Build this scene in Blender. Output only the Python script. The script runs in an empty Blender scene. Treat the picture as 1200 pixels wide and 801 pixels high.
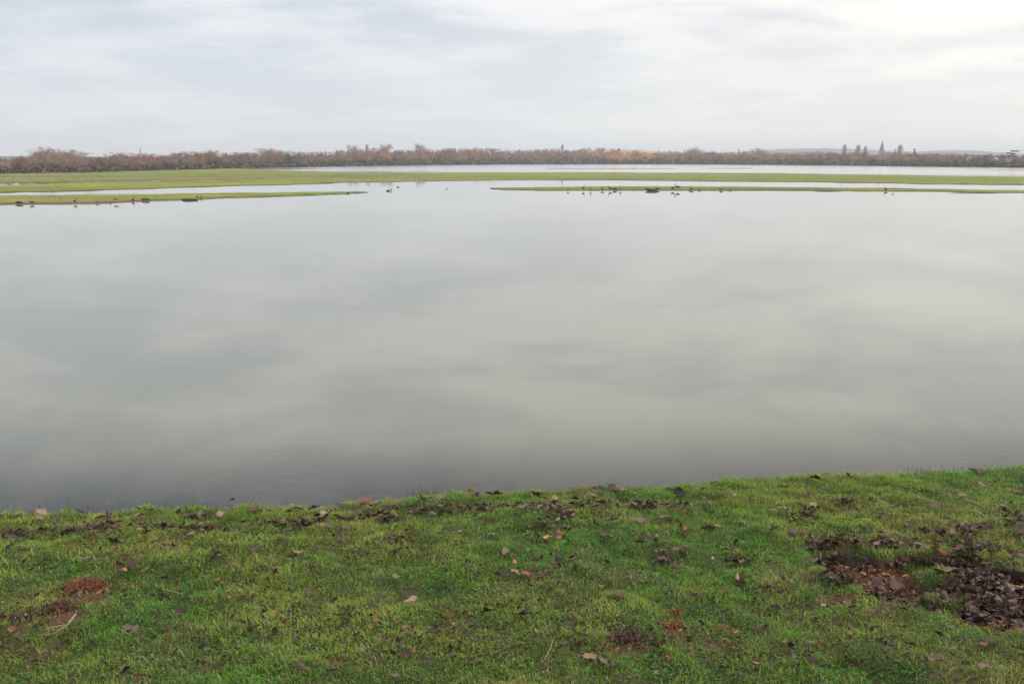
import bpy, bmesh, math, random
import numpy as np
from mathutils import Vector, Matrix, Quaternion

random.seed(7)
RNG = np.random.default_rng(11)
scene = bpy.context.scene
COL = scene.collection
R = math.radians

# ------------------------------------------------------------------ camera
CAM_H = 2.0
F_PX = 1039.0
HOR = 188.0
PITCH = math.atan((400.5 - HOR) / F_PX)
cam_d = bpy.data.cameras.new('camera')
cam = bpy.data.objects.new('camera', cam_d)
COL.objects.link(cam)
cam.location = (0, 0, CAM_H)
cam.rotation_euler = (math.pi / 2 - PITCH, 0, 0)
cam_d.sensor_width = 36.0
cam_d.lens = 36.0 * F_PX / 1200.0
cam_d.clip_start = 0.05
cam_d.clip_end = 20000
scene.camera = cam

# ------------------------------------------------------------------ render
scene.render.engine = 'CYCLES'
scene.view_settings.view_transform = 'Standard'
scene.view_settings.look = 'None'
scene.view_settings.exposure = 0.50
scene.view_settings.gamma = 1.0
scene.view_settings.use_curve_mapping = False
scene.cycles.max_bounces = 6
scene.cycles.transparent_max_bounces = 16
scene.cycles.volume_bounces = 2
scene.cycles.use_denoising = True

# ------------------------------------------------------------------ light
SUN_AZ, SUN_EL = R(62), R(33)          # azimuth measured clockwise from the view direction (+Y)
sun_dir = Vector((math.sin(SUN_AZ) * math.cos(SUN_EL), math.cos(SUN_AZ) * math.cos(SUN_EL), math.sin(SUN_EL)))
sd = bpy.data.lights.new('sun', 'SUN')
sd.energy = 1.25
sd.angle = R(14)
sd.color = (1.0, 0.955, 0.88)
sun = bpy.data.objects.new('sun', sd)
sun.rotation_euler = sun_dir.to_track_quat('Z', 'Y').to_euler()
sun.location = (30, 10, 40)
COL.objects.link(sun)

world = bpy.data.worlds.new('World')
scene.world = world
world.use_nodes = True


class NT:
    """small helper round a node tree"""
    def __init__(s, tree):
        s.t = tree
        s.n = tree.nodes
        s.l = tree.links
        s.n.clear()

    def add(s, typ, **kw):
        nd = s.n.new(typ)
        for k, v in kw.items():
            setattr(nd, k, v)
        return nd

    def put(s, node, key, val):
        sock = node.inputs[key]
        if isinstance(val, bpy.types.NodeSocket):
            s.l.new(val, sock)
        elif val is not None:
            if isinstance(val, (tuple, list)) and len(val) == 3 and sock.type == 'RGBA':
                val = (*val, 1)
            sock.default_value = val

    def math(s, op, a, b=None, c=None, clamp=False):
        nd = s.add('ShaderNodeMath', operation=op, use_clamp=clamp)
        s.put(nd, 0, a)
        if b is not None: s.put(nd, 1, b)
        if c is not None: s.put(nd, 2, c)
        return nd.outputs[0]

    def vmath(s, op, a, b=None, out=0):
        nd = s.add('ShaderNodeVectorMath', operation=op)
        s.put(nd, 0, a)
        if b is not None: s.put(nd, 1, b)
        return nd.outputs[out]

    def noise(s, vec, scale, detail=3, rough=0.5, dist=0.0):
        nd = s.add('ShaderNodeTexNoise')
        if vec is not None: s.put(nd, 'Vector', vec)
        nd.inputs['Scale'].default_value = scale
        nd.inputs['Detail'].default_value = detail
        nd.inputs['Roughness'].default_value = rough
        nd.inputs['Distortion'].default_value = dist
        return nd.outputs['Fac']

    def maprange(s, v, a, b, c=0.0, d=1.0, smooth=True):
        nd = s.add('ShaderNodeMapRange', interpolation_type='SMOOTHSTEP' if smooth else 'LINEAR')
        s.put(nd, 'Value', v)
        for k, x in (('From Min', a), ('From Max', b), ('To Min', c), ('To Max', d)):
            s.put(nd, k, x)
        return nd.outputs['Result']

    def mix(s, fac, a, b, blend='MIX'):
        nd = s.add('ShaderNodeMix', data_type='RGBA', blend_type=blend)
        s.put(nd, 0, fac)
        s.put(nd, 6, a)
        s.put(nd, 7, b)
        return nd.outputs[2]

    def ramp(s, fac, stops):
        nd = s.add('ShaderNodeValToRGB')
        e = nd.color_ramp.elements
        while len(e) < len(stops): e.new(0.5)
        for i, (p, c) in enumerate(stops):
            e[i].position = p
            e[i].color = (*c, 1)
        s.put(nd, 0, fac)
        return nd.outputs[0]

    def mapping(s, vec, scale=(1, 1, 1), loc=(0, 0, 0)):
        nd = s.add('ShaderNodeMapping')
        s.put(nd, 'Vector', vec)
        nd.inputs['Scale'].default_value = scale
        nd.inputs['Location'].default_value = loc
        return nd.outputs[0]


def build_world():
    w = NT(world.node_tree)
    tc = w.add('ShaderNodeTexCoord').outputs['Generated']
    d = w.vmath('NORMALIZE', tc)
    sep = w.add('ShaderNodeSeparateXYZ')
    w.put(sep, 0, d)
    x, y, z = sep.outputs
    zc = w.math('MAXIMUM', z, 0.0)
    # cloud sheet seen in perspective: the direction is carried onto a level sheet
    den = w.math('ADD', zc, 0.12)
    cb = w.add('ShaderNodeCombineXYZ')
    w.put(cb, 0, w.math('DIVIDE', x, den))
    w.put(cb, 1, w.math('DIVIDE', y, den))
    p = cb.outputs[0]
    n1 = w.noise(w.mapping(p, (1.25, 1.45, 1), (3.1, 7.7, 0)), 1.0, 5, 0.55, 0.25)
    n2 = w.noise(w.mapping(p, (0.48, 0.62, 1), (11.3, 2.4, 0)), 1.0, 2, 0.5, 0.2)
    n3 = w.noise(w.mapping(p, (4.0, 5.0, 1), (5.3, 1.4, 0)), 1.0, 4, 0.6, 0.2)
    cl = w.math('ADD', w.math('MULTIPLY', n1, 0.62), w.math('MULTIPLY', n2, 0.38))
    cl = w.math('ADD', cl, w.math('MULTIPLY', w.math('SUBTRACT', n3, 0.5), 0.20))
    bright = w.maprange(cl, 0.40, 0.60)
    air = w.maprange(zc, 0.08, 0.26, 0.36, 1.05)      # distant clouds lose contrast
    bright = w.math('ADD', 0.5, w.math('MULTIPLY', w.math('SUBTRACT', bright, 0.44), air))
    # the veiled sun brightens and warms the clouds on its side, away from it they are bluer
    sdv = w.add('ShaderNodeCombineXYZ')
    for i, c in enumerate((math.sin(R(52)) * math.cos(R(24)), math.cos(R(52)) * math.cos(R(24)), math.sin(R(24)))):
        sdv.inputs[i].default_value = c
    dot = w.vmath('DOT_PRODUCT', d, sdv.outputs[0], out='Value')
    glow = w.maprange(dot, 0.35, 1.0)
    dark = w.mix(glow, (0.40, 0.45, 0.525), (0.52, 0.52, 0.55))
    light = w.mix(glow, (0.665, 0.675, 0.695), (0.79, 0.77, 0.73))
    col = w.mix(bright, dark, light)
    # one brighter, thinner patch of cloud to the upper right
    bd = w.add('ShaderNodeCombineXYZ')
    for i, c in enumerate((math.sin(R(24.5)) * math.cos(R(7.6)), math.cos(R(24.5)) * math.cos(R(7.6)), math.sin(R(7.6)))):
        bd.inputs[i].default_value = c
    dv = w.vmath('SUBTRACT', d, bd.outputs[0])
    dvm = w.vmath('MULTIPLY', dv, (1.0, 1.0, 3.2))
    ln = w.vmath('LENGTH', dvm, out='Value')
    ln = w.math('ADD', ln, w.math('MULTIPLY', w.math('SUBTRACT', n1, 0.5), -0.30))
    patch = w.maprange(ln, 0.17, 0.02)
    col = w.mix(w.math('MULTIPLY', patch, 0.65), col, (0.86, 0.83, 0.745))
    # paler band low down
    hz = w.maprange(zc, 0.0, 0.13, 1.0, 0.0)
    hcol = w.mix(glow, (0.555, 0.585, 0.615), (0.71, 0.70, 0.67))
    col = w.mix(w.math('MULTIPLY', hz, 0.6), col, hcol)
    # an overcast sky is brighter overhead than at the horizon
    up = w.maprange(zc, 0.15, 1.0, 1.0, 1.55, smooth=False)
    bgc = w.add('ShaderNodeBackground')
    w.put(bgc, 0, col)
    w.put(bgc, 1, up)
    sky = w.add('ShaderNodeTexSky', sky_type='NISHITA')
    sky.sun_disc = False
    sky.sun_elevation = SUN_EL
    sky.sun_rotation = SUN_AZ
    sky.dust_density = 2.0
    bgs = w.add('ShaderNodeBackground')
    w.put(bgs, 0, sky.outputs[0])
    bgs.inputs[1].default_value = 0.1
    mx = w.add('ShaderNodeMixShader')
    w.put(mx, 0, w.math('ADD', 0.86, w.math('MULTIPLY', bright, 0.12)))
    w.l.new(bgs.outputs[0], mx.inputs[1])
    w.l.new(bgc.outputs[0], mx.inputs[2])
    out = w.add('ShaderNodeOutputWorld')
    w.l.new(mx.outputs[0], out.inputs[0])


build_world()

# ------------------------------------------------------------------ geometry helpers
CP, SP = math.cos(PITCH), math.sin(PITCH)


def proj(x, y, z):
    """world -> photograph pixel (1200 wide); used only to read off where things stand"""
    dz = z - CAM_H
    dep = y * CP - dz * SP
    upc = y * SP + dz * CP
    return 600 + F_PX * x / dep, 400.5 - F_PX * upc / dep


def at(u, v, z=0.0):
    """the point of the level plane z that the photograph shows at u, v"""
    rx, rf, ru = (u - 600) / F_PX, 1.0, (400.5 - v) / F_PX
    dy = rf * CP + ru * SP
    dz = -rf * SP + ru * CP
    t = (z - CAM_H) / dz
    return rx * t, dy * t


def above(u, v, dist):
    """x and z of a pixel at the forward distance dist"""
    rx, ru = (u - 600) / F_PX, (400.5 - v) / F_PX
    dy = CP + ru * SP
    dz = -SP + ru * CP
    t = dist / dy
    return rx * t, CAM_H + dz * t


def fnoise(x, y, scale, seed=0):
    """smooth value noise in 0..1 for numpy arrays"""
    x = np.asarray(x, float) * scale + 1000.37
    y = np.asarray(y, float) * scale + 1000.71
    xi, yi = np.floor(x).astype(np.int64), np.floor(y).astype(np.int64)
    fx, fy = x - xi, y - yi
    fx, fy = fx * fx * (3 - 2 * fx), fy * fy * (3 - 2 * fy)

    def h(a, b):
        n = (a * 374761393 + b * 668265263 + seed * 974634777) & 0x7fffffff
        n = ((n ^ (n >> 13)) * 1274126177) & 0x7fffffff
        n = (n ^ (n >> 16)) & 0xffffff
        return n / float(0xffffff)
    a, b, c, d = h(xi, yi), h(xi + 1, yi), h(xi, yi + 1), h(xi + 1, yi + 1)
    return (a * (1 - fx) + b * fx) * (1 - fy) + (c * (1 - fx) + d * fx) * fy


def fbm(x, y, scale, oct_=4, seed=0, gain=0.5):
    s, amp, tot = 0, 1.0, 0
    for i in range(oct_):
        s = s + amp * fnoise(x, y, scale * 2.03 ** i, seed + i * 17)
        tot += amp
        amp *= gain
    return s / tot


def sstep(a, b, x):
    t = np.clip((np.asarray(x, float) - a) / (b - a), 0, 1)
    return t * t * (3 - 2 * t)


def link(o, parent=None, kind=None):
    COL.objects.link(o)
    if parent is not None: o.parent = parent
    if kind: o['kind'] = kind
    return o


def tag(o, label, cat, group=None):
    o['label'] = label
    o['category'] = cat
    if group: o['group'] = group
    return o


def mesh_arrays(name, verts, loops, totals, mats, colors=None, smooth=False, mat_idx=None):
    me = bpy.data.meshes.new(name)
    nv, nl, nf = len(verts), len(loops), len(totals)
    me.vertices.add(nv)
    me.vertices.foreach_set('co', np.asarray(verts, np.float32).ravel())
    me.loops.add(nl)
    me.loops.foreach_set('vertex_index', np.asarray(loops, np.int32))
    me.polygons.add(nf)
    totals = np.asarray(totals, np.int32)
    starts = np.zeros(nf, np.int32)
    starts[1:] = np.cumsum(totals)[:-1]
    me.polygons.foreach_set('loop_start', starts)
    me.polygons.foreach_set('loop_total', totals)
    if smooth: me.polygons.foreach_set('use_smooth', np.ones(nf, bool))
    if not isinstance(mats, (list, tuple)): mats = [mats]
    for m in mats: me.materials.append(m)
    if mat_idx is not None: me.polygons.foreach_set('material_index', np.asarray(mat_idx, np.int32))
    if colors is not None:
        at_ = me.color_attributes.new('tint', 'FLOAT_COLOR', 'POINT')
        c = np.ones((nv, 4), np.float32)
        c[:, :3] = colors
        at_.data.foreach_set('color', c.ravel())
    me.update(calc_edges=True)
    return me


def grid_mesh(name, X, Y, Z, mat, colors=None):
    ny, nx = X.shape
    v = np.stack([X, Y, Z], -1).reshape(-1, 3)
    i = np.arange(ny - 1)[:, None] * nx + np.arange(nx - 1)[None, :]
    i = i.ravel()
    loops = np.stack([i, i + 1, i + nx + 1, i + nx], 1).ravel()
    return mesh_arrays(name, v, loops, np.full(len(i), 4), mat, colors, True)


class MB:
    """collects quads, tubes and boxes for one mesh"""
    def __init__(s):
        s.v, s.f, s.m = [], [], []
        s.cur = 0

    def face(s, *pts):
        b = len(s.v)
        s.v.extend([tuple(p) for p in pts])
        s.f.append(tuple(range(b, b + len(pts))))
        s.m.append(s.cur)

    def tube(s, pts, rads, n=5, cap=True):
        b0 = len(s.v)
        up = Vector((0.31, 0.17, 0.93))
        for k, p in enumerate(pts):
            p = Vector(p)
            a = Vector(pts[max(0, k - 1)])
            c = Vector(pts[min(len(pts) - 1, k + 1)])
            t = (c - a)
            t = t.normalized() if t.length > 1e-9 else Vector((0, 0, 1))
            if abs(t.dot(up)) > 0.95: up = Vector((1, 0.1, 0))
            e1 = t.cross(up).normalized()
            e2 = t.cross(e1)
            for j in range(n):
                an = 2 * math.pi * j / n
                q = p + (e1 * math.cos(an) + e2 * math.sin(an)) * rads[k]
                s.v.append(tuple(q))
        for k in range(len(pts) - 1):
            for j in range(n):
                a = b0 + k * n + j
                b = b0 + k * n + (j + 1) % n
                s.f.append((a, b, b + n, a + n))
                s.m.append(s.cur)
        if cap:
            s.f.append(tuple(b0 + j for j in reversed(range(n))))
            s.f.append(tuple(b0 + (len(pts) - 1) * n + j for j in range(n)))
            s.m += [s.cur] * 2

    def box(s, x0, x1, y0, y1, z0, z1):
        b = len(s.v)
        s.v += [(x0, y0, z0), (x1, y0, z0), (x1, y1, z0), (x0, y1, z0), (x0, y0, z1), (x1, y0, z1), (x1, y1, z1), (x0, y1, z1)]
        for f in ((3, 2, 1, 0), (4, 5, 6, 7), (0, 1, 5, 4), (1, 2, 6, 5), (2, 3, 7, 6), (3, 0, 4, 7)):
            s.f.append(tuple(b + i for i in f))
            s.m.append(s.cur)

    def mesh(s, name, mats, smooth=False):
        me = bpy.data.meshes.new(name)
        me.from_pydata(s.v, [], s.f)
        if not isinstance(mats, (list, tuple)): mats = [mats]
        for m in mats: me.materials.append(m)
        for i, p in enumerate(me.polygons):
            p.material_index = s.m[i]
            p.use_smooth = smooth
        me.update()
        return me


# ------------------------------------------------------------------ materials
def new_mat(name):
    m = bpy.data.materials.new(name)
    m.use_nodes = True
    return m, NT(m.node_tree)


def finish(m, w, shader, disp=None):
    o = w.add('ShaderNodeOutputMaterial')
    w.l.new(shader, o.inputs[0])
    return m


def principled(w, col, rough=0.8, spec=0.3, normal=None, metallic=0.0):
    b = w.add('ShaderNodeBsdfPrincipled')
    w.put(b, 'Base Color', col)
    w.put(b, 'Roughness', rough)
    b.inputs['Specular IOR Level'].default_value = spec
    b.inputs['Metallic'].default_value = metallic
    if normal is not None: w.l.new(normal, b.inputs['Normal'])
    return b.outputs[0]


def bump(w, h, strength=0.5, dist=0.01):
    b = w.add('ShaderNodeBump')
    b.inputs['Strength'].default_value = strength
    b.inputs['Distance'].default_value = dist
    w.put(b, 'Height', h)
    return b.outputs[0]


def mat_simple(name, c1, c2, scale=8, rough=0.85, spec=0.2, bstr=0.3, bdist=0.01):
    m, w = new_mat(name)
    tc = w.add('ShaderNodeTexCoord').outputs['Object']
    n = w.noise(tc, scale, 4, 0.6)
    col = w.mix(w.maprange(n, 0.35, 0.65), c1, c2)
    return finish(m, w, principled(w, col, rough, spec, bump(w, w.noise(tc, scale * 3, 3), bstr, bdist)))


def mat_soil():
    m, w = new_mat('soil_and_thatch')
    pos = w.add('ShaderNodeNewGeometry').outputs['Position']
    att = w.add('ShaderNodeAttribute', attribute_name='tint').outputs['Color']
    n = w.noise(pos, 60, 4, 0.65)
    col = w.mix(w.maprange(n, 0.3, 0.7), (0.6, 0.6, 0.6), (1.35, 1.3, 1.2))
    col = w.mix(1.0, att, col, 'MULTIPLY')
    nb = w.math('ADD', w.noise(pos, 45, 4, 0.6), w.math('MULTIPLY', w.noise(pos, 220, 2), 0.35))
    return finish(m, w, principled(w, col, 0.85, 0.25, bump(w, nb, 0.9, 0.012)))


def mat_meadow():
    m, w = new_mat('meadow_turf')
    pos = w.add('ShaderNodeNewGeometry').outputs['Position']
    att = w.add('ShaderNodeAttribute', attribute_name='tint').outputs['Color']
    n = w.noise(w.mapping(pos, (0.35, 1, 1)), 0.55, 5, 0.65)
    n2 = w.noise(w.mapping(pos, (0.2, 1, 1), (40, 3, 0)), 0.09, 4, 0.6)
    col = w.mix(w.maprange(n, 0.3, 0.7), (0.8, 0.82, 0.8), (1.2, 1.15, 1.15))
    c2 = w.mix(w.maprange(n2, 0.35, 0.65), (0.92, 1.0, 0.9), (1.16, 1.0, 0.95))
    col = w.mix(1.0, att, col, 'MULTIPLY')
    col = w.mix(1.0, col, c2, 'MULTIPLY')
    return finish(m, w, principled(w, col, 0.9, 0.15, bump(w, w.noise(pos, 8, 4, 0.7), 0.6, 0.05)))


def mat_blade(name='grass_blades', transl=0.35, spec=0.15):
    m, w = new_mat(name)
    att = w.add('ShaderNodeAttribute', attribute_name='tint').outputs['Color']
    d = principled(w, att, 0.55, spec)
    t = w.add('ShaderNodeBsdfTranslucent')
    w.put(t, 0, w.mix(1.0, att, (1.15, 1.25, 0.7), 'MULTIPLY'))
    mx = w.add('ShaderNodeMixShader')
    mx.inputs[0].default_value = transl
    w.l.new(d, mx.inputs[1])
    w.l.new(t.outputs[0], mx.inputs[2])
    return finish(m, w, mx.outputs[0])


def mat_water():
    m, w = new_mat('flood_water')
    pos = w.add('ShaderNodeNewGeometry').outputs['Position']
    murk = w.add('ShaderNodeAttribute', attribute_name='tint').outputs['Fac']
    sep = w.add('ShaderNodeSeparateXYZ')
    w.put(sep, 0, pos)
    # calm water, small ripples in patches where the breeze touches it
    calm = w.noise(w.mapping(pos, (0.25, 0.9, 1)), 0.35, 3, 0.6)
    patch = w.maprange(calm, 0.45, 0.68, 0.15, 1.0)
    r1 = w.noise(w.mapping(pos, (0.55, 1.0, 1)), 7.0, 3, 0.55)
    r2 = w.noise(w.mapping(pos, (0.5, 1.0, 1)), 1.6, 2, 0.5)
    shoal = w.maprange(sep.outputs[1], 7.5, 4.8, 0.0, 1.3)      # the shallows by the bank are rippled
    h = w.math('ADD', w.math('MULTIPLY', w.math('MULTIPLY', r1, w.math('ADD', patch, shoal)), 0.60), r2)
    nrm = bump(w, h, 0.12, 0.010)
    fr = w.add('ShaderNodeFresnel')
    fr.inputs[0].default_value = 1.333
    w.l.new(nrm, fr.inputs['Normal'])
    gl = w.add('ShaderNodeBsdfGlossy')
    yy = w.math('ADD', sep.outputs[1], w.math('MULTIPLY', w.math('SUBTRACT', calm, 0.5), 50.0))
    ruffle = w.maprange(yy, 72, 150)
    w.put(gl, 'Roughness', w.math('ADD', 0.022, w.math('MULTIPLY', ruffle, 0.12)))
    gl.inputs[0].default_value = (1, 1, 1, 1)
    w.l.new(nrm, gl.inputs['Normal'])
    silt = w.noise(w.mapping(pos, (0.3, 1, 1)), 0.5, 4, 0.6)
    df = w.add('ShaderNodeBsdfDiffuse')
    w.put(df, 0, w.mix(silt, (0.204, 0.202, 0.152), (0.236, 0.231, 0.174)))
    tr = w.add('ShaderNodeBsdfTransparent')
    tr.inputs[0].default_value = (0.80, 0.79, 0.78, 1)
    body = w.add('ShaderNodeMixShader')
    w.put(body, 0, murk)
    w.l.new(tr.outputs[0], body.inputs[1])
    w.l.new(df.outputs[0], body.inputs[2])
    mx = w.add('ShaderNodeMixShader')
    w.l.new(fr.outputs[0], mx.inputs[0])
    w.l.new(body.outputs[0], mx.inputs[1])
    w.l.new(gl.outputs[0], mx.inputs[2])
    return finish(m, w, mx.outputs[0])


def mat_leaf(name, c1, c2, vein=1.3):
    m, w = new_mat(name)
    tc = w.add('ShaderNodeTexCoord').outputs['Object']
    oi = w.add('ShaderNodeObjectInfo').outputs['Random']
    off = w.vmath('ADD', tc, w.vmath('SCALE', (1, 1, 1)))
    sc = off.node
    sc2 = w.add('ShaderNodeVectorMath', operation='ADD')
    w.put(sc2, 0, tc)
    cmb = w.add('ShaderNodeCombineXYZ')
    w.put(cmb, 0, w.math('MULTIPLY', oi, 37.0))
    w.put(cmb, 1, w.math('MULTIPLY', oi, 91.0))
    w.l.new(cmb.outputs[0], sc2.inputs[1])
    v = sc2.outputs[0]
    n = w.noise(v, 40, 5, 0.65)
    col = w.mix(w.maprange(n, 0.35, 0.68), c1, c2)
    # side veins as fine relief and a paler line
    wv = w.add('ShaderNodeTexWave', wave_type='BANDS', bands_direction='DIAGONAL')
    w.put(wv, 'Vector', tc)
    wv.inputs['Scale'].default_value = 42
    wv.inputs['Distortion'].default_value = 1.5
    vv = w.maprange(wv.outputs['Fac'], 0.86, 1.0)
    col = w.mix(w.math('MULTIPLY', vv, 0.28), col, (c2[0] * vein, c2[1] * vein, c2[2] * vein))
    hv = w.maprange(oi, 0.0, 1.0, 0.62, 1.3)
    hs = w.add('ShaderNodeHueSaturation')
    w.put(hs, 'Color', col)
    w.put(hs, 'Value', hv)
    hs.inputs['Saturation'].default_value = 0.95
    s = principled(w, hs.outputs[0], 0.75, 0.12, bump(w, w.math('ADD', n, vv), 0.5, 0.002))
    return finish(m, w, s)


def mat_twigs(name, c1, c2):
    m, w = new_mat(name)
    tc = w.add('ShaderNodeTexCoord').outputs['Object']
    oi = w.add('ShaderNodeObjectInfo').outputs['Random']
    n = w.noise(tc, 6, 3, 0.6)
    col = w.mix(w.maprange(n, 0.35, 0.65), c1, c2)
    hs = w.add('ShaderNodeHueSaturation')
    w.put(hs, 'Color', col)
    w.put(hs, 'Value', w.maprange(oi, 0, 1, 0.75, 1.25))
    return finish(m, w, principled(w, hs.outputs[0], 0.9, 0.1))


M_SOIL = mat_soil()
M_MEADOW = mat_meadow()
M_BLADE = mat_blade()
M_WATER = mat_water()
M_BARK = mat_simple('grey_bark', (0.11, 0.092, 0.078), (0.19, 0.165, 0.14), 12, 0.9, 0.1)
M_STRAW = mat_simple('dry_straw', (0.30, 0.22, 0.11), (0.42, 0.32, 0.17), 20, 0.6, 0.3)
M_TWIG = mat_simple('twig_bark', (0.10, 0.062, 0.042), (0.21, 0.13, 0.09), 30, 0.7, 0.3)
LEAF = {
    'grey_brown': mat_leaf('leaf_grey_brown', (0.125, 0.076, 0.052), (0.25, 0.165, 0.12)),
    'tan': mat_leaf('leaf_tan', (0.22, 0.130, 0.075), (0.40, 0.26, 0.165)),
    'dark': mat_leaf('leaf_dark', (0.022, 0.016, 0.015), (0.075, 0.052, 0.045)),
    'rust': mat_leaf('leaf_rust', (0.17, 0.062, 0.030), (0.33, 0.14, 0.06)),
    'mauve': mat_leaf('leaf_mauve', (0.085, 0.044, 0.036), (0.19, 0.105, 0.085)),
    'yellow': mat_leaf('leaf_yellow', (0.36, 0.22, 0.07), (0.52, 0.36, 0.12)),
}

# ------------------------------------------------------------------ shore line and near bank
SH_U = np.array([-700, -300, 0, 100, 200, 300, 400, 470, 520, 620, 700, 800, 860, 950, 1050, 1100, 1200, 1500, 1900], float)
SH_V = np.array([612, 609, 607, 606, 603, 602, 597, 590, 583, 580, 578, 576, 567, 562, 561, 560, 553, 544, 537], float)
_sp = np.array([at(a, b, 0.0) for a, b in zip(SH_U, SH_V)])


def shore_y(x):
    w = 0.05 * (fbm(x, x * 0 + 3.3, 2.2, 4, 5) - 0.5) * 2 + 0.075 * (fbm(x, x * 0 + 8.1, 7.0, 4, 15) - 0.5) * 2
    return np.interp(x, _sp[:, 0], _sp[:, 1]) + w - 0.02


HOL_PX = [(942, 641), (962, 629), (990, 632), (1012, 637), (1040, 638), (1075, 640), (1108, 639), (1140, 641), (1165, 650),
          (1200, 662), (1245, 672), (1275, 705), (1240, 748), (1200, 750), (1168, 741), (1140, 727), (1112, 716), (1092, 709), (1062, 702),
          (1036, 694), (1012, 688), (997, 679), (985, 670), (978, 662), (962, 654)]
HOL = np.array([at(a, b, 0.26) for a, b in HOL_PX])


def poly_sd(px, py, poly):
    """signed distance to a polygon, negative inside"""
    px, py = np.asarray(px, float), np.asarray(py, float)
    inside = np.zeros(px.shape, bool)
    best = np.full(px.shape, 1e9)
    n = len(poly)
    for i in range(n):
        x1, y1 = poly[i]
        x2, y2 = poly[(i + 1) % n]
        cond = (y1 > py) != (y2 > py)
        xi = (x2 - x1) * (py - y1) / (y2 - y1 + 1e-12) + x1
        inside ^= cond & (px < xi)
        dx, dy = x2 - x1, y2 - y1
        t = np.clip(((px - x1) * dx + (py - y1) * dy) / (dx * dx + dy * dy), 0, 1)
        best = np.minimum(best, np.hypot(px - x1 - t * dx, py - y1 - t * dy))
    return np.where(inside, -best, best)


TUFTS = [(at(1093, 661, 0.26), 0.105, 0.075), (at(1104, 700, 0.24), 0.085, 0.075), (at(1160, 645, 0.26), 0.06, 0.05)]
BARE = [(at(97, 689, 0.27), 0.11, 0.07), (at(70, 711, 0.28), 0.085, 0.07), (at(735, 743, 0.30), 0.075, 0.075),
        (at(795, 726, 0.29), 0.06, 0.04), (at(800, 738, 0.29), 0.06, 0.03), (at(18, 712, 0.27), 0.06, 0.03),
        (at(30, 722, 0.27), 0.06, 0.03), (at(388, 761, 0.3), 0.05, 0.035), (at(840, 737, 0.3), 0.05, 0.03), (at(985, 690, 0.28), 0.1, 0.03)]


DRIFT = np.array([at(a, b, 0.09) for a, b in ((-60, 609), (0, 608), (60, 609), (130, 609), (200, 608), (250, 608), (300, 604), (340, 604), (380, 604), (430, 597), (470, 597), (490, 590), (520, 590),
                                              (560, 587), (590, 586), (640, 591), (700, 584), (740, 581), (760, 581))])


def drift_mask(x, y):
    d = np.abs(y - np.interp(x, DRIFT[:, 0], DRIFT[:, 1])) / 0.075
    k = sstep(1.3, 0.4, d + (fbm(x, y, 12, 3, 301) - 0.5) * 1.6)
    return k * (x > DRIFT[0, 0]) * (x < DRIFT[-1, 0]) * sstep(0.34, 0.46, fbm(x, y * 0 + 4, 4.0, 2, 305))


def bare_mask(x, y):
    """1 where there is no turf: the hollow and the scraped patches"""
    wob = (fbm(x, y, 9, 4, 77) - 0.5) * 0.16
    hol = sstep(0.035, -0.035, poly_sd(x, y, HOL) + wob)
    for (cx, cy), rx, ry in TUFTS:
        d = np.hypot((x - cx) / rx, (y - cy) / ry) + wob * 3
        hol = hol * sstep(0.7, 1.1, d)
    b = np.zeros_like(hol)
    for (cx, cy), rx, ry in BARE:
        d = np.hypot((x - cx) / rx, (y - cy) / ry) + wob * 3
        b = np.maximum(b, sstep(1.25, 0.7, d))
    return hol, b


def bank_z(x, y, fine=True):
    x, y = np.asarray(x, float), np.asarray(y, float)
    s = shore_y(x) - y
    si = np.maximum(s, 0)
    inland = 0.085 * (1 - np.exp(-si / 0.10)) + 0.24 * (1 - np.exp(-si / 1.9))
    so = np.maximum(-s, 0)
    bed = -0.04 * (1 - np.exp(-so / 0.08)) - 0.125 * so
    z = np.where(s > 0, inland, np.maximum(bed, -0.75))
    amp = np.where(s > 0, np.minimum(1, 0.35 + si * 3), 0.45)
    if fine:
        z = z + amp * (0.060 * (fbm(x, y, 3.2, 3, 21) - 0.5) + 0.046 * (fbm(x, y, 11, 3, 31) - 0.5))
        hol, b = bare_mask(x, y)
        z = z - hol * (0.050 + 0.02 * (fbm(x, y, 14, 3, 9) - 0.5))
    return z


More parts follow.
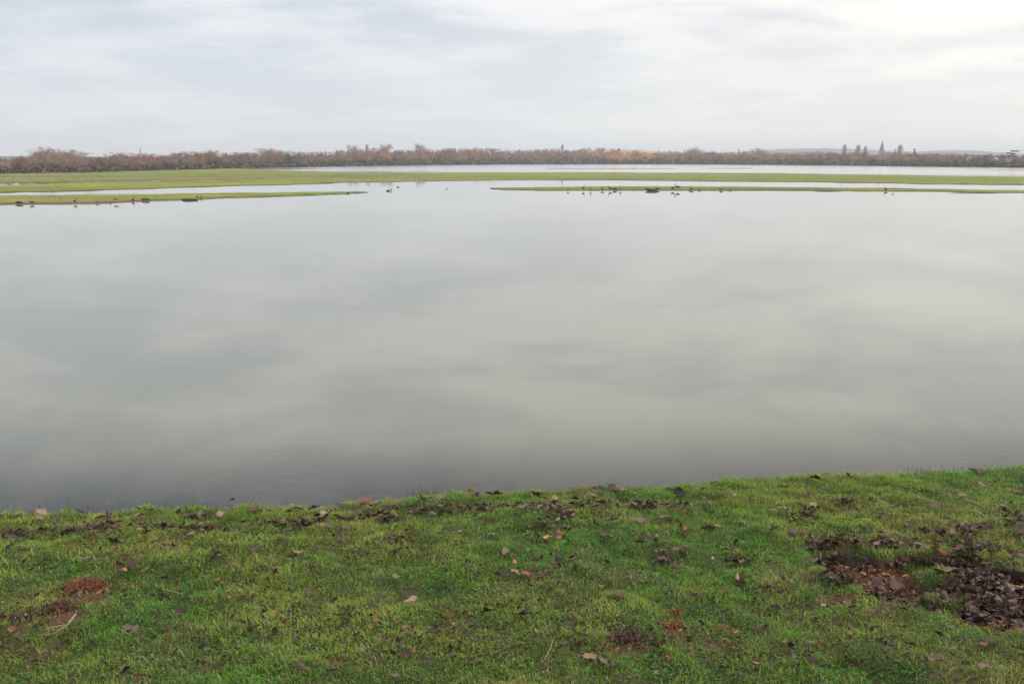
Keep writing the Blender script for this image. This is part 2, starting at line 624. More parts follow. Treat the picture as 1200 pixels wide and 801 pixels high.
def make_bank():
    xs = np.concatenate([np.linspace(-14, -4.6, 40)[:-1], np.arange(-4.6, 4.9, 0.024), np.linspace(4.9, 14, 40)[1:]])
    ys = np.concatenate([np.linspace(-8, 1.6, 40)[:-1], np.arange(1.6, 7.0, 0.024), np.linspace(7.02, 12, 40)])
    X, Y = np.meshgrid(xs, ys)
    Z = bank_z(X, Y)
    hol, b = bare_mask(X, Y)
    s = shore_y(X) - Y
    turf = np.array([0.050, 0.072, 0.018])
    thatch = np.array([0.095, 0.072, 0.034])
    mud = np.array([0.034, 0.020, 0.017])
    chip = np.array([0.085, 0.034, 0.018])
    bed = np.array([0.085, 0.068, 0.080])
    n = sstep(0.40, 0.66, fbm(X, Y, 5, 4, 3))[..., None]
    c = turf * (1 - n) + thatch * n
    # orange rotted chips lie in the middle of the hollow
    cx, cy = at(1035, 661, 0.24)
    ch = sstep(1.3, 0.5, np.hypot((X - cx) / 0.36, (Y - cy) / 0.18) + (fbm(X, Y, 16, 3, 8) - 0.5))[..., None]
    hc = mud * (1 - ch) + chip * ch
    c = c * (1 - hol[..., None]) + hc * hol[..., None]
    bm_ = np.array([0.12, 0.055, 0.032])
    c = c * (1 - b[..., None]) + bm_ * b[..., None]
    dm = drift_mask(X, Y)[..., None] * 0.8
    c = c * (1 - dm) + np.array([0.055, 0.036, 0.032]) * dm
    lp = (sstep(0.16, 0.02, s + 0.10 * (fbm(X, Y, 10, 3, 361) - 0.5)) * 0.8)[..., None]
    c = c * (1 - lp) + np.array([0.045, 0.034, 0.026]) * lp
    u = sstep(0.03, -0.05, s)[..., None]
    gn = sstep(0.46, 0.56, fbm(X * 0.6, Y, 9, 4, 44))[..., None]
    bedc = bed * (1 - gn) + np.array([0.022, 0.018, 0.022]) * gn
    c = c * (1 - u) + bedc * u
    me = grid_mesh('grass_bank', X, Y, Z, M_SOIL, c.reshape(-1, 3))
    return link(bpy.data.objects.new('ground', me), kind='structure')


make_bank()


# ------------------------------------------------------------------ flood meadow beyond (one sheet to the horizon)
def D(v):
    """ground distance of a photo row"""
    v = np.maximum(np.asarray(v, float), HOR + 0.7)
    a = PITCH + np.arctan((v - 400.5) / F_PX)
    return CAM_H / np.tan(a)


TREE_U = np.array([-900, -300, 0, 100, 200, 300, 400, 500, 600, 700, 800, 900, 1000, 1100, 1200, 1500, 2100], float)
TREE_V = np.array([216, 210, 204.5, 203, 200, 197.3, 195, 193.6, 192.7, 192.4, 192.6, 193.2, 194.2, 195.4, 196.6, 199, 203], float)


def island(D_, u, near, far, noise, slope=0.05, hmax=0.13, lo=-0.35, ends=None):
    nu, nv = zip(*near)
    fu, fv = zip(*far)
    dn, df = D(np.interp(u, nu, nv)), D(np.interp(u, fu, fv))
    t = np.minimum(D_ - dn, df - D_) + noise
    if ends:
        t = np.minimum(t, (u - ends[0]) * 0.06)
        t = np.minimum(t, (ends[1] - u) * 0.06)
    return np.clip(t * slope, lo, hmax)


def meadow_z(x, y):
    r = np.hypot(x, y)
    u, v = proj(x, np.maximum(y, 0.5), 0.0)
    D_ = y
    n1 = (fbm(x * 0.35, y, 0.22, 4, 61) - 0.5)
    n2 = (fbm(x * 0.35, y, 0.9, 3, 71) - 0.5)
    z = np.full(x.shape, -0.35)
    # nearest spit on the left
    z = np.maximum(z, island(D_, u, [(-900, 250), (0, 239.8), (75, 239), (150, 237), (250, 232.6), (300, 230.6), (430, 226)],
                             [(-900, 236), (0, 229.6), (75, 229.8), (150, 228.6), (250, 228), (300, 227.2), (430, 225)],
                             n1 * 2.2 + n2 * 2.2, 0.09, 0.10, ends=(-2500, 432)))
    # low spit on the right
    z = np.maximum(z, island(D_, u, [(560, 222), (640, 223), (760, 223.1), (900, 223), (1000, 223.6), (1100, 224.6), (1170, 225.6), (1400, 227)],
                             [(560, 220.5), (640, 220.0), (760, 218.8), (900, 219.8), (1000, 220.8), (1100, 221.8), (1170, 223.0), (1400, 226)],
                             n1 * 2.0 + n2 * 1.5, 0.06, 0.10, ends=(575, 1230)))
    # broad band of meadow
    far_v = [(-900, 190), (230, 190), (260, 197.5), (330, 200.0), (420, 202.3), (600, 202.2), (700, 202.2), (900, 203.2), (1000, 204.6), (1200, 207.2), (1500, 212), (2100, 222)]
    z = np.maximum(z, island(D_, u, [(-900, 245), (0, 226.6), (75, 224.5), (150, 222.3), (300, 217), (450, 213.3), (600, 211), (700, 210.8), (900, 213), (1000, 214.4), (1200, 217), (1500, 221), (2100, 228)],
                             far_v, n1 * 4.5 + n2 * 3.5, 0.03, 0.075))
    rid = np.abs(fbm(x * 0.045, y, 0.16, 3, 207) - 0.5)
    z = np.where((u < 560) & (v < 222), z - 0.16 * sstep(0.05, 0.018, rid) * sstep(560, 330, u), z)
    # water lying in the long hollow on the left, shrinking to a wet line
    tdn, tdf = D(np.interp(u, [-900, 0, 60, 120, 250, 330], [226, 218.3, 216.3, 213.6, 211.3, 210])), D(np.interp(u, [-900, 0, 60, 120, 250, 330], [220, 214.2, 213.4, 212.0, 210.4, 209.4]))
    t = np.minimum(D_ - tdn, tdf - D_) + n1 * 1.2
    z = np.where(u < 330, z - np.clip(t * 0.10 + 0.07, 0, 0.30) * sstep(330, 260, u), z)
    # half drowned ground between the band and the far trees on the left
    wet = sstep(-80, 0, v * 0) * 0 + (fbm(x * 0.18, y, 0.12, 4, 91) - 0.52) * 0.22
    zone = (u > 210) & (u < 560) & (v < 203.5) & (v > 191)
    z = np.where(zone, np.maximum(z, wet * sstep(600, 420, u) - 0.02), z)
    # a muddy bar showing far out
    for (u0, u1, vv) in ((640, 790, 197.6), (830, 880, 197.4), (1160, 1260, 199.6)):
        z = np.maximum(z, island(D_, u, [(0, vv + 0.22), (1300, vv + 0.22)], [(0, vv - 0.22), (1300, vv - 0.22)], n1 * 1.2, 0.03, 0.05, ends=(u0, u1)))
    # land under the far trees and on to the hills
    dt = D(np.interp(u, TREE_U, TREE_V))
    z = np.maximum(z, np.clip((D_ - dt - 2 + n1 * 4) * 0.03, -0.35, 0.5))
    z = z + np.where(z > -0.3, n2 * 0.03, 0)
    return z


def make_meadow():
    th = np.concatenate([np.linspace(-62, -36, 40)[:-1], np.linspace(-36, 36, 420), np.linspace(36, 62, 40)[1:]])
    rs = [9.0]
    while rs[-1] < 36: rs.append(rs[-1] * 1.06)
    while rs[-1] < 700: rs.append(rs[-1] * 1.0068)
    while rs[-1] < 4200: rs.append(rs[-1] * 1.12)
    rs = np.array(rs)
    TH, YY = np.meshgrid(np.tan(np.radians(th)), rs)
    X = TH * YY
    Z = meadow_z(X, YY)
    near = YY < 12
    Z = np.where(near, -0.9, Z)
    n = sstep(0.38, 0.62, fbm(X * 0.3, YY, 0.10, 4, 13))[..., None]
    g1, g2 = np.array([0.275, 0.285, 0.070]), np.array([0.205, 0.255, 0.050])
    c = g1 * (1 - n) + g2 * n
    # the far side of the band is bleached, tracks and wet margins are brown
    br = sstep(0.48, 0.62, fbm(X * 0.12, YY, 0.16, 4, 19))[..., None]
    c = c * (1 - 0.5 * br) + np.array([0.24, 0.19, 0.11]) * 0.5 * br
    pu, pv = proj(X, np.maximum(YY, 0.5), 0.0)
    fw = sstep(-6, 4, YY - D(np.interp(pu, TREE_U, TREE_V)))[..., None]
    c = c * (1 - fw) + np.array([0.16, 0.12, 0.085]) * fw
    st = sstep(0.52, 0.66, fbm(X * 0.06, YY, 0.35, 3, 29))[..., None]
    c = c * (1 - 0.45 * st) + np.array([0.16, 0.15, 0.06]) * 0.45 * st
    wetf = sstep(0.055, 0.012, Z)[..., None]
    c = c * (1 - wetf) + np.array([0.105, 0.078, 0.055]) * wetf
    sub = sstep(0.0, -0.06, Z)[..., None]
    c = c * (1 - sub) + np.array([0.10, 0.095, 0.085]) * sub
    me = grid_mesh('flood_meadow', X, YY, Z, M_MEADOW, c.reshape(-1, 3))
    return link(bpy.data.objects.new('flood_meadow', me), kind='structure')


make_meadow()


def make_water():
    xs = np.concatenate([-np.geomspace(7000, 8.2, 40), np.arange(-8, 8.01, 0.08), np.geomspace(8.2, 7000, 40)])
    ys = np.concatenate([np.arange(3.4, 9.0, 0.05), np.geomspace(9.05, 4200, 90)])
    X, Y = np.meshgrid(xs, ys)
    dep = -bank_z(X, Y, False)
    dep = np.where(Y > 11, 0.75, np.clip(dep, 0, 1))
    murk = 1 - np.exp(-(dep / 0.165) ** 2.0)
    murk = np.clip(murk, 0.02, 1)
    col = np.repeat(murk.reshape(-1, 1), 3, 1)
    me = grid_mesh('water', X, Y, np.zeros_like(X), M_WATER, col)
    return link(bpy.data.objects.new('water', me), kind='structure')


make_water()


# ------------------------------------------------------------------ grass
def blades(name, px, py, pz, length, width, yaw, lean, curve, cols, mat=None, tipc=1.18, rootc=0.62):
    """one mesh of many blades: a bent quad and a pointed tip each"""
    n = len(px)
    dx, dy = np.cos(yaw), np.sin(yaw)
    sx, sy = -dy, dx
    base = np.stack([px, py, pz], 1)
    lat = np.stack([sx, sy, np.zeros(n)], 1)
    out = np.stack([dx, dy, np.zeros(n)], 1)
    up = np.array([0, 0, 1.0])
    L, W = length[:, None], width[:, None]
    a1 = lean[:, None]
    a2 = (lean + curve)[:, None]
    mid = base + (out * np.sin(a1) + up * np.cos(a1)) * L * 0.55
    tip = mid + (out * np.sin(a2) + up * np.cos(a2)) * L * 0.45
    v = np.stack([base - lat * W * 0.45, base + lat * W * 0.45, mid - lat * W * 0.5, mid + lat * W * 0.5, tip], 1).reshape(-1, 3)
    i = (np.arange(n) * 5)[:, None]
    loops = np.concatenate([i, i + 1, i + 3, i + 2, i + 2, i + 3, i + 4], 1).ravel()
    tot = np.tile([4, 3], n)
    c = np.repeat(cols[:, None, :], 5, 1)
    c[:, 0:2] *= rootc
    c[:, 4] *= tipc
    return mesh_arrays(name, v, loops, tot, mat or M_BLADE, c.reshape(-1, 3), True)


def turf_colour(x, y, n):
    lush = sstep(0.38, 0.62, fbm(x, y, 1.6, 3, 101))
    yel = sstep(0.42, 0.66, fbm(x, y, 2.3, 4, 111))
    brn = sstep(0.55, 0.72, fbm(x, y, 3.1, 4, 121))
    dk = sstep(0.50, 0.68, fbm(x, y, 5.5, 4, 131))
    g_mid = np.array([0.205, 0.262, 0.050])
    g_lush = np.array([0.115, 0.245, 0.042])
    g_yel = np.array([0.335, 0.335, 0.080])
    g_brn = np.array([0.34, 0.25, 0.095])
    g_dk = np.array([0.062, 0.125, 0.030])
    # towards the camera the sward is mossier and darker green, in the middle paler
    nearness = sstep(3.4, 2.7, y)
    c = g_mid[None] * np.ones((n, 1))
    def mixin(c, t, k): return c * (1 - k[:, None]) + t[None] * k[:, None]
    c = mixin(c, g_lush, lush * 0.75)
    c = mixin(c, g_yel, yel * (0.58 - 0.30 * nearness))
    c = mixin(c, g_brn, brn * (0.40 + 0.40 * nearness))
    c = mixin(c, g_dk, np.clip(dk * 0.45 + nearness * 0.10, 0, 1))
    r = RNG.random(n)
    straw = r < (0.07 + 0.10 * brn + 0.05 * yel)
    c = np.where(straw[:, None], np.array([0.40, 0.34, 0.17]) * (0.6 + 0.6 * RNG.random((n, 1))), c)
    rust = (r > 0.975 - 0.05 * brn)
    c = np.where(rust[:, None], np.array([0.27, 0.13, 0.055]), c)
    c = c * (0.78 + 0.80 * RNG.random((n, 1))) * np.array([0.99, 1.10, 0.95]) * (1 + (RNG.random((n, 3)) - 0.5) * 0.14)
    return c


def make_turf():
    # sample points thickly where the photograph looks, thinly round about
    N = 860000
    y = 1.9 + (6.4 - 1.9) * RNG.random(N) ** 1.0
    x = (RNG.random(N) * 2 - 1) * (0.95 + y * 0.66)
    NW = 150000
    yw = 0.9 + 5.6 * RNG.random(NW)
    xw = (RNG.random(NW) * 2 - 1) * (0.95 + yw * 0.66 + 1.6)
    kw = (np.abs(xw) > 0.95 + yw * 0.66) | (yw < 1.9)
    xw, yw = xw[kw], yw[kw]
    w_in = (0.95 + y * 0.66) / (0.95 + 6.4 * 0.66)
    keep = RNG.random(N) < w_in
    x, y = np.concatenate([x[keep], xw]), np.concatenate([y[keep], yw])
    s = shore_y(x) - y
    hol, b = bare_mask(x, y)
    dens = 0.30 + 0.70 * sstep(0.30, 0.50, fbm(x, y, 15, 3, 141))
    lip = sstep(0.0, 0.07, s - 0.05 * sstep(0.5, 0.62, fbm(x, y, 8, 2, 355)))
    wl = np.where(s < 0.0, np.exp(s / (0.03 + 0.10 * sstep(0.45, 0.65, fbm(x, y, 6, 2, 345)))) * 0.4, 0.35 + 0.65 * lip)
    drf = drift_mask(x, y)
    dens = dens * (1 - np.clip(hol * 1.05, 0, 1)) * (1 - 0.8 * b) * wl * (1 - 0.62 * drf)
    keep = RNG.random(len(x)) < dens
    x, y, s = x[keep], y[keep], s[keep]
    n = len(x)
    z = bank_z(x, y) - 0.004
    clump = fbm(x, y, 7.5, 3, 151)
    edge = np.exp(-np.maximum(s, 0) / 0.16) * (0.4 + 1.6 * sstep(0.4, 0.62, fbm(x, y, 9, 2, 333)))
    L = (0.012 + 0.022 * clump + 0.013 * RNG.random(n)) * (1 + 0.45 * edge)
    long_ = RNG.random(n) < 0.02
    L = np.where(long_, L * 1.7, L)
    W = 0.0020 + 0.0018 * RNG.random(n)
    flow = fbm(x, y, 4.5, 2, 161) * 2 * math.pi * 2
    yaw = flow + RNG.normal(0, 1.7, n)
    lean = np.abs(RNG.normal(0.55, 0.33, n))
    curve = RNG.normal(0.65, 0.35, n)
    c = turf_colour(x, y, n)
    low = sstep(0.5, 0.3, clump)[:, None]
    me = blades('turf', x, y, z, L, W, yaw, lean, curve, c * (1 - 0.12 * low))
    link(bpy.data.objects.new('grass', me), kind='stuff')
    print('blades', n)
    # wider setting: sparser, coarser turf round the framed part
    N = 130000
    x = (RNG.random(N) * 2 - 1) * 12
    y = -6 + 14 * RNG.random(N)
    keep = ((y < 0.9) | (np.abs(x) > (2.5 + y * 0.66))) & (shore_y(x) - y > 0.02)
    x, y = x[keep], y[keep]
    n = len(x)
    me = blades('outer_turf', x, y, bank_z(x, y) - 0.004, 0.03 + 0.035 * RNG.random(n), 0.006 + 0.005 * RNG.random(n),
                RNG.random(n) * 6.28, np.abs(RNG.normal(0.6, 0.3, n)), RNG.normal(0.7, 0.3, n), turf_colour(x, y, n))
    link(bpy.data.objects.new('outer_grass', me), kind='stuff')


make_turf()


def make_clover():
    """small round leaves and moss low in the turf"""
    N = 60000
    y = 1.9 + 4.0 * RNG.random(N)
    x = (RNG.random(N) * 2 - 1) * (0.9 + y * 0.62)
    hol, b = bare_mask(x, y)
    d = sstep(0.46, 0.62, fbm(x, y, 3.6, 3, 171)) * (1 - hol) * (1 - b) * (0.35 + 0.65 * sstep(4.4, 2.9, y)) * (shore_y(x) - y > 0.05)
    k = RNG.random(N) < d
    x, y = x[k], y[k]
    n = len(x)
    z = bank_z(x, y) + 0.004 + 0.018 * RNG.random(n)
    r = 0.0035 + 0.0045 * RNG.random(n)
    a0 = RNG.random(n) * 6.28
    tx, ty = RNG.normal(0, 0.35, n), RNG.normal(0, 0.35, n)
    vs = []
    for j in range(5):
        a = a0 + j * 2 * math.pi / 5
        ox, oy = np.cos(a) * r, np.sin(a) * r * 0.8
        vs.append(np.stack([x + ox, y + oy, z + ox * tx + oy * ty], 1))
    v = np.stack(vs, 1).reshape(-1, 3)
    c = np.array([0.075, 0.165, 0.040]) * (0.6 + 0.9 * RNG.random((n, 1)))
    c = np.repeat(c[:, None], 5, 1).reshape(-1, 3)
    me = mesh_arrays('clover', v, np.arange(n * 5), np.full(n, 5), M_BLADE, c)
    link(bpy.data.objects.new('clover', me), kind='stuff')


make_clover()


def make_far_grass():
    """coarse tufts on the islands so that their edges are ragged"""
    N = 90000
    th = RNG.random(N) * 1.32 - 0.66
    y = 36 * (125 / 36) ** RNG.random(N)
    x = np.tan(th) * y
    z = meadow_z(x, y)
    k = (z > 0.03) & (RNG.random(N) < 0.25 + 0.75 * sstep(0.4, 0.6, fbm(x, y, 0.6, 3, 5)))
    x, y, z = x[k], y[k], z[k]
    n = len(x)
    c = np.array([0.23, 0.27, 0.058]) * (0.75 + 0.7 * RNG.random((n, 1)))
    brown = RNG.random(n) < 0.12
    c = np.where(brown[:, None], np.array([0.20, 0.15, 0.075]), c)
    sc = 0.55 + y / 200
    
    me = blades('meadow_grass', x, y, z - 0.01, (0.035 + 0.06 * RNG.random(n)) * sc, (0.02 + 0.03 * RNG.random(n)) * sc, RNG.random(n) * 6.28,
                np.abs(RNG.normal(0.5, 0.3, n)), RNG.normal(0.4, 0.2, n), c)
    link(bpy.data.objects.new('meadow_grass', me), kind='stuff')


make_far_grass()

# ------------------------------------------------------------------ ordinals for labels
ORD = ['', 'first', 'second', 'third', 'fourth', 'fifth', 'sixth', 'seventh', 'eighth', 'ninth', 'tenth', 'eleventh', 'twelfth',
       'thirteenth', 'fourteenth', 'fifteenth', 'sixteenth', 'seventeenth', 'eighteenth', 'nineteenth', 'twentieth']
TENS = {2: 'twenty', 3: 'thirty', 4: 'forty', 5: 'fifty', 6: 'sixty'}


def ordw(n):
    if n <= 20: return ORD[n]
    return TENS[n // 10] + ('-' + ORD[n % 10] if n % 10 else 'th').replace('yth', 'ieth')


# ------------------------------------------------------------------ trees
def rvec(r=1.0):
    return Vector((random.gauss(0, r), random.gauss(0, r), random.gauss(0, r)))


def bare_tree(style, seed):
    """unit-height winter tree; returns trunk mesh and crown mesh"""
    random.seed(seed)
    tk, cr = MB(), MB()
    spread = {'round': 0.36, 'tall': 0.25, 'poplar': 0.10, 'bush': 0.50}[style]
    base = {'round': 0.22, 'tall': 0.25, 'poplar': 0.10, 'bush': 0.04}[style]
    pts = [(0, 0, -0.02)]
    p = Vector((0, 0, -0.02))
    for k in range(6):
        p = p + Vector((random.gauss(0, 0.012), random.gauss(0, 0.012), 0.13))
        pts.append(tuple(p))
    tk.tube(pts, [0.024, 0.02, 0.017, 0.013, 0.010, 0.007, 0.003], 5)
    tips = []
    nl = {'round': 11, 'tall': 11, 'poplar': 14, 'bush': 9}[style]
    for i in range(nl):
        t = base + (0.74 - base) * (i + random.random() * 0.6) / nl
        k = min(len(pts) - 2, int((t + 0.02) / 0.13))
        q0 = Vector(pts[k]).lerp(Vector(pts[k + 1]), ((t + 0.02) / 0.13) % 1)
        a = i * 2.4 + random.random()
        prof = math.sin(math.pi * min(1, max(0.08, (t - base + 0.10) / (1.02 - base)))) ** 0.6
        ln = spread * (0.75 + 0.45 * random.random()) * (0.55 + 0.6 * prof)
        rise = {'round': 0.55, 'tall': 0.8, 'poplar': 2.6, 'bush': 0.6}[style]
        d = Vector((math.cos(a), math.sin(a), rise * (0.6 + 0.6 * random.random()))).normalized()
        if style == 'poplar': ln = 0.24
        mid = q0 + d * ln * 0.5 + rvec(0.012)
        end = mid + (d + Vector((0, 0, 0.35))).normalized() * ln * 0.55 + rvec(0.012)
        tk.tube([q0, mid, end], [0.009, 0.006, 0.0025], 3, False)
        tips += [(mid, d, ln), (end, d, ln), (q0.lerp(mid, .6), d, ln * .7)]
        for j in range(3):
            e2 = mid.lerp(end, random.random()) + (d + rvec(0.6)).normalized() * ln * 0.38
            cr.tube([mid.lerp(end, 0.3 * j), e2], [0.004, 0.0015], 3, False)
            tips.append((e2, (e2 - q0).normalized(), ln * 0.8))
    tips.append((Vector(pts[-1]), Vector((0, 0, 1)), spread))
    tips.append((Vector(pts[-1]) + Vector((0, 0, 0.07)), Vector((0, 0, 1)), spread * 0.8))
    for (c, d, ln) in tips:
        nt = 34 if style != 'poplar' else 26
        rad = 0.085 * (0.6 + ln / 0.36) if style != 'poplar' else 0.04
        if random.random() < 0.15: nt = 10
        for _ in range(nt):
            o = c + rvec(rad * 0.55)
            if o.z > 0.99: o.z = 0.99 - random.random() * 0.1
            if o.z < 0.03: o.z = 0.05
            dd = ((o - c) * 6 + d * 0.7 + rvec(0.35) + Vector((0, 0, 0.5))).normalized()
            L = 0.035 + 0.045 * random.random()
            wv = dd.cross(rvec(1)).normalized() * (0.0035 + 0.0035 * random.random())
            e = o + dd * L
            if e.z > 1.02: continue
            cr.face(o - wv, o + wv, e)
    return tk, cr


def conifer(seed, narrow=1.0):
    random.seed(seed)
    tk, cr = MB(), MB()
    tk.tube([(0, 0, -0.02), (0, 0, 0.5), (0, 0, 0.97)], [0.022, 0.014, 0.002], 5)
    for k in range(34):
        z = 0.06 + 0.92 * k / 34
        r = (1 - z) ** 0.8 * 0.26 * narrow * (0.8 + 0.35 * random.random()) + 0.012
        nb = 11
        for j in range(nb):
            a = j * 2 * math.pi / nb + random.random() * 0.7
            rr = r * (0.7 + 0.45 * random.random())
            d = Vector((math.cos(a), math.sin(a), -0.25))
            s = Vector((-d.y, d.x, 0)) * (0.016 + 0.022 * random.random())
            o = Vector((0, 0, z)) + d * rr * 0.15
            for q in range(3):
                e = Vector((0, 0, z)) + d * rr * (0.55 + 0.2 * q) + Vector((0, 0, random.gauss(0, 0.012)))
                o2 = Vector((0, 0, z)) + d * rr * (0.15 + 0.25 * q)
                cr.face(o2 - s, o2 + s, e + rvec(0.006))
    return tk, cr


def flat_pine(seed):
    random.seed(seed)
    tk, cr = MB(), MB()
    tk.tube([(0, 0, -0.02), (0.02, 0, 0.4), (-0.01, 0.01, 0.8), (0.03, 0, 0.93)], [0.028, 0.022, 0.015, 0.006], 5)
    for (cx, cz, rx) in ((-0.26, 0.80, 0.20), (0.02, 0.74, 0.18), (0.28, 0.93, 0.24), (0.0, 0.93, 0.14), (-0.1, 0.62, 0.13), (0.16, 0.60, 0.11)):
        tk.tube([(0, 0, cz - 0.18), (cx, 0, cz - 0.01)], [0.012, 0.006], 4)
        for _ in range(260):
            o = Vector((cx + random.gauss(0, rx * 0.45), random.gauss(0, rx * 0.4), cz + random.gauss(0, 0.022)))
            d = Vector((random.gauss(0, 1), random.gauss(0, 1), 0.6)).normalized()
            w_ = d.cross(rvec()).normalized() * 0.010
            cr.face(o - w_, o + w_, o + d * 0.045)
    return tk, cr


def poplar(seed):
    random.seed(seed)
    tk, cr = MB(), MB()
    tk.tube([(0, 0, -0.02), (0.01, 0, 0.4), (0, 0.01, 0.75), (0, 0, 0.96)], [0.022, 0.016, 0.009, 0.003], 5)
    for k in range(46):
        z = 0.08 + 0.80 * k / 46
        a = k * 2.4
        r = (0.055 + 0.05 * math.sin(math.pi * min(1, z * 1.05))) * random.uniform(0.6, 1.15)
        q = Vector((0, 0, z))
        e = Vector((math.cos(a) * r, math.sin(a) * r, z + 0.11 + 0.05 * random.random()))
        tk.tube([q, q.lerp(e, 0.5) + Vector((math.cos(a) * r * .2, math.sin(a) * r * .2, 0)), e], [0.005, 0.003, 0.0012], 3, False)
        for _ in range(26):
            o = q.lerp(e, random.random() ** 0.6) + rvec(0.016)
            dd = Vector((random.gauss(0, 0.3), random.gauss(0, 0.3), 1)).normalized()
            wv = dd.cross(rvec(1)).normalized() * (0.003 + 0.003 * random.random())
            cr.face(o - wv, o + wv, o + dd * random.uniform(0.03, 0.065))
    return tk, cr


TW = {
    'grey': mat_twigs('twigs_grey', (0.296, 0.200, 0.155), (0.483, 0.339, 0.265)),
    'brown': mat_twigs('twigs_brown', (0.275, 0.153, 0.104), (0.461, 0.269, 0.184)),
    'rust': mat_twigs('twigs_rust', (0.366, 0.198, 0.119), (0.543, 0.322, 0.209)),
    'ochre': mat_twigs('twigs_ochre', (0.658, 0.332, 0.118), (0.922, 0.488, 0.184)),
    'olive': mat_twigs('twigs_olive', (0.253, 0.200, 0.104), (0.418, 0.322, 0.177)),
    'purple': mat_twigs('twigs_purple', (0.208, 0.130, 0.118), (0.362, 0.235, 0.214)),
    'evergreen': mat_twigs('needles', (0.036, 0.069, 0.049), (0.081, 0.130, 0.085)),
}
TREE_MESH = {}
for st, cnt in (('round', 5), ('tall', 4), ('bush', 4)):
    for k in range(cnt):
        a, b = bare_tree(st, 100 + k * 7 + len(st) * 31)
        TREE_MESH.setdefault(st, []).append((a.mesh('trunk_' + st, M_BARK, True), b.mesh('crown_' + st, TW['grey'])))
for st, fn in (('poplar', poplar), ('conifer', lambda k: conifer(k)), ('cypress', lambda k: conifer(k, 0.45)), ('pine', flat_pine)):
    a, b = fn(5)
    TREE_MESH[st] = [(a.mesh('trunk_' + st, M_BARK, True), b.mesh('crown_' + st, TW['evergreen']))]
random.seed(99)
TREES = []


def place_tree(style, tint, u, vtop, dist, row, wide=1.0, name=None, special=None):
    x, ztop = above(u, vtop, dist)
    zb = float(meadow_z(np.array([x]), np.array([dist]))[0]) - 0.05
    zb = max(zb, 0.0)
    h = (ztop - zb)
    if h < 0.8: return
    tm, cm = random.choice(TREE_MESH[style])
    nm = name or {'round': 'bare_tree', 'tall': 'bare_tree', 'poplar': 'poplar_tree', 'bush': 'bare_bush', 'conifer': 'conifer_tree', 'cypress': 'cypress_tree', 'pine': 'pine_tree'}[style]
    root = bpy.data.objects.new(nm, None)
    root.empty_display_size = 0.5
    root.location = (x, dist, zb)
    root.rotation_euler.z = 0 if style == 'pine' else random.random() * 6.28
    w_ = h * wide
    root.scale = (w_, w_, h)
    link(root)
    t = link(bpy.data.objects.new('trunk', tm), root)
    c = link(bpy.data.objects.new('crown', cm), root)
    c.material_slots[0].link = 'OBJECT'
    c.material_slots[0].material = TW[tint]
    TREES.append((root, style, tint, u, row, special))
    return root


TOP_U = np.array([-250, 0, 12, 28, 36, 50, 60, 70, 80, 92, 98, 106, 122, 133, 150, 175, 190, 205, 225, 240, 250, 270, 280, 298, 315, 330, 350, 365, 385, 400, 412, 420, 430, 450, 465, 480, 493, 505,
                  520, 550, 580, 600, 630, 660, 700, 730, 760, 775, 800, 815, 830, 845, 865, 890, 900, 930, 960, 980, 1018, 1026, 1042, 1050, 1080, 1110, 1140, 1170, 1200, 1450], float)
TOP_V = np.array([180, 187, 186, 181, 179, 173, 173, 179, 175, 178, 183, 182, 184, 178, 179, 179, 182, 179, 177, 177.5, 176, 179.5, 177, 178, 174, 176, 178, 177, 178, 176, 172, 176, 174, 171, 175, 176, 172, 175,
                  173, 173, 173.5, 175, 173, 175, 173, 175, 176, 176.5, 177, 174, 176.5, 178, 177, 175, 178, 178, 177, 178.5, 178.5, 182, 182, 178.5, 179, 179.5, 180, 181, 182, 181], float)


def hue_at(u):
    """what the photograph shows along the wood: tint weights by place"""
    if 740 < u < 778 and random.random() < 0.75: return 'ochre'
    if 1018 > u > 1000 and random.random() < 0.3: return 'ochre'
    zones = [(0, 'brown brown olive grey'), (30, 'grey grey olive brown'), (85, 'grey brown brown'), (125, 'rust brown grey grey'), (200, 'grey olive brown'),
             (330, 'grey brown rust olive'), (430, 'rust grey rust brown'), (560, 'brown grey rust purple'), (700, 'ochre brown grey'), (780, 'rust rust brown purple'),
             (860, 'rust ochre brown rust'), (940, 'rust purple brown'), (1060, 'purple brown grey'), (1130, 'purple grey purple brown')]
    s = zones[0][1]
    for a, b in zones:
        if u >= a: s = b
    return random.choice(s.split())


def tree_dist(u):
    return float(D(np.interp(u, TREE_U, TREE_V)))


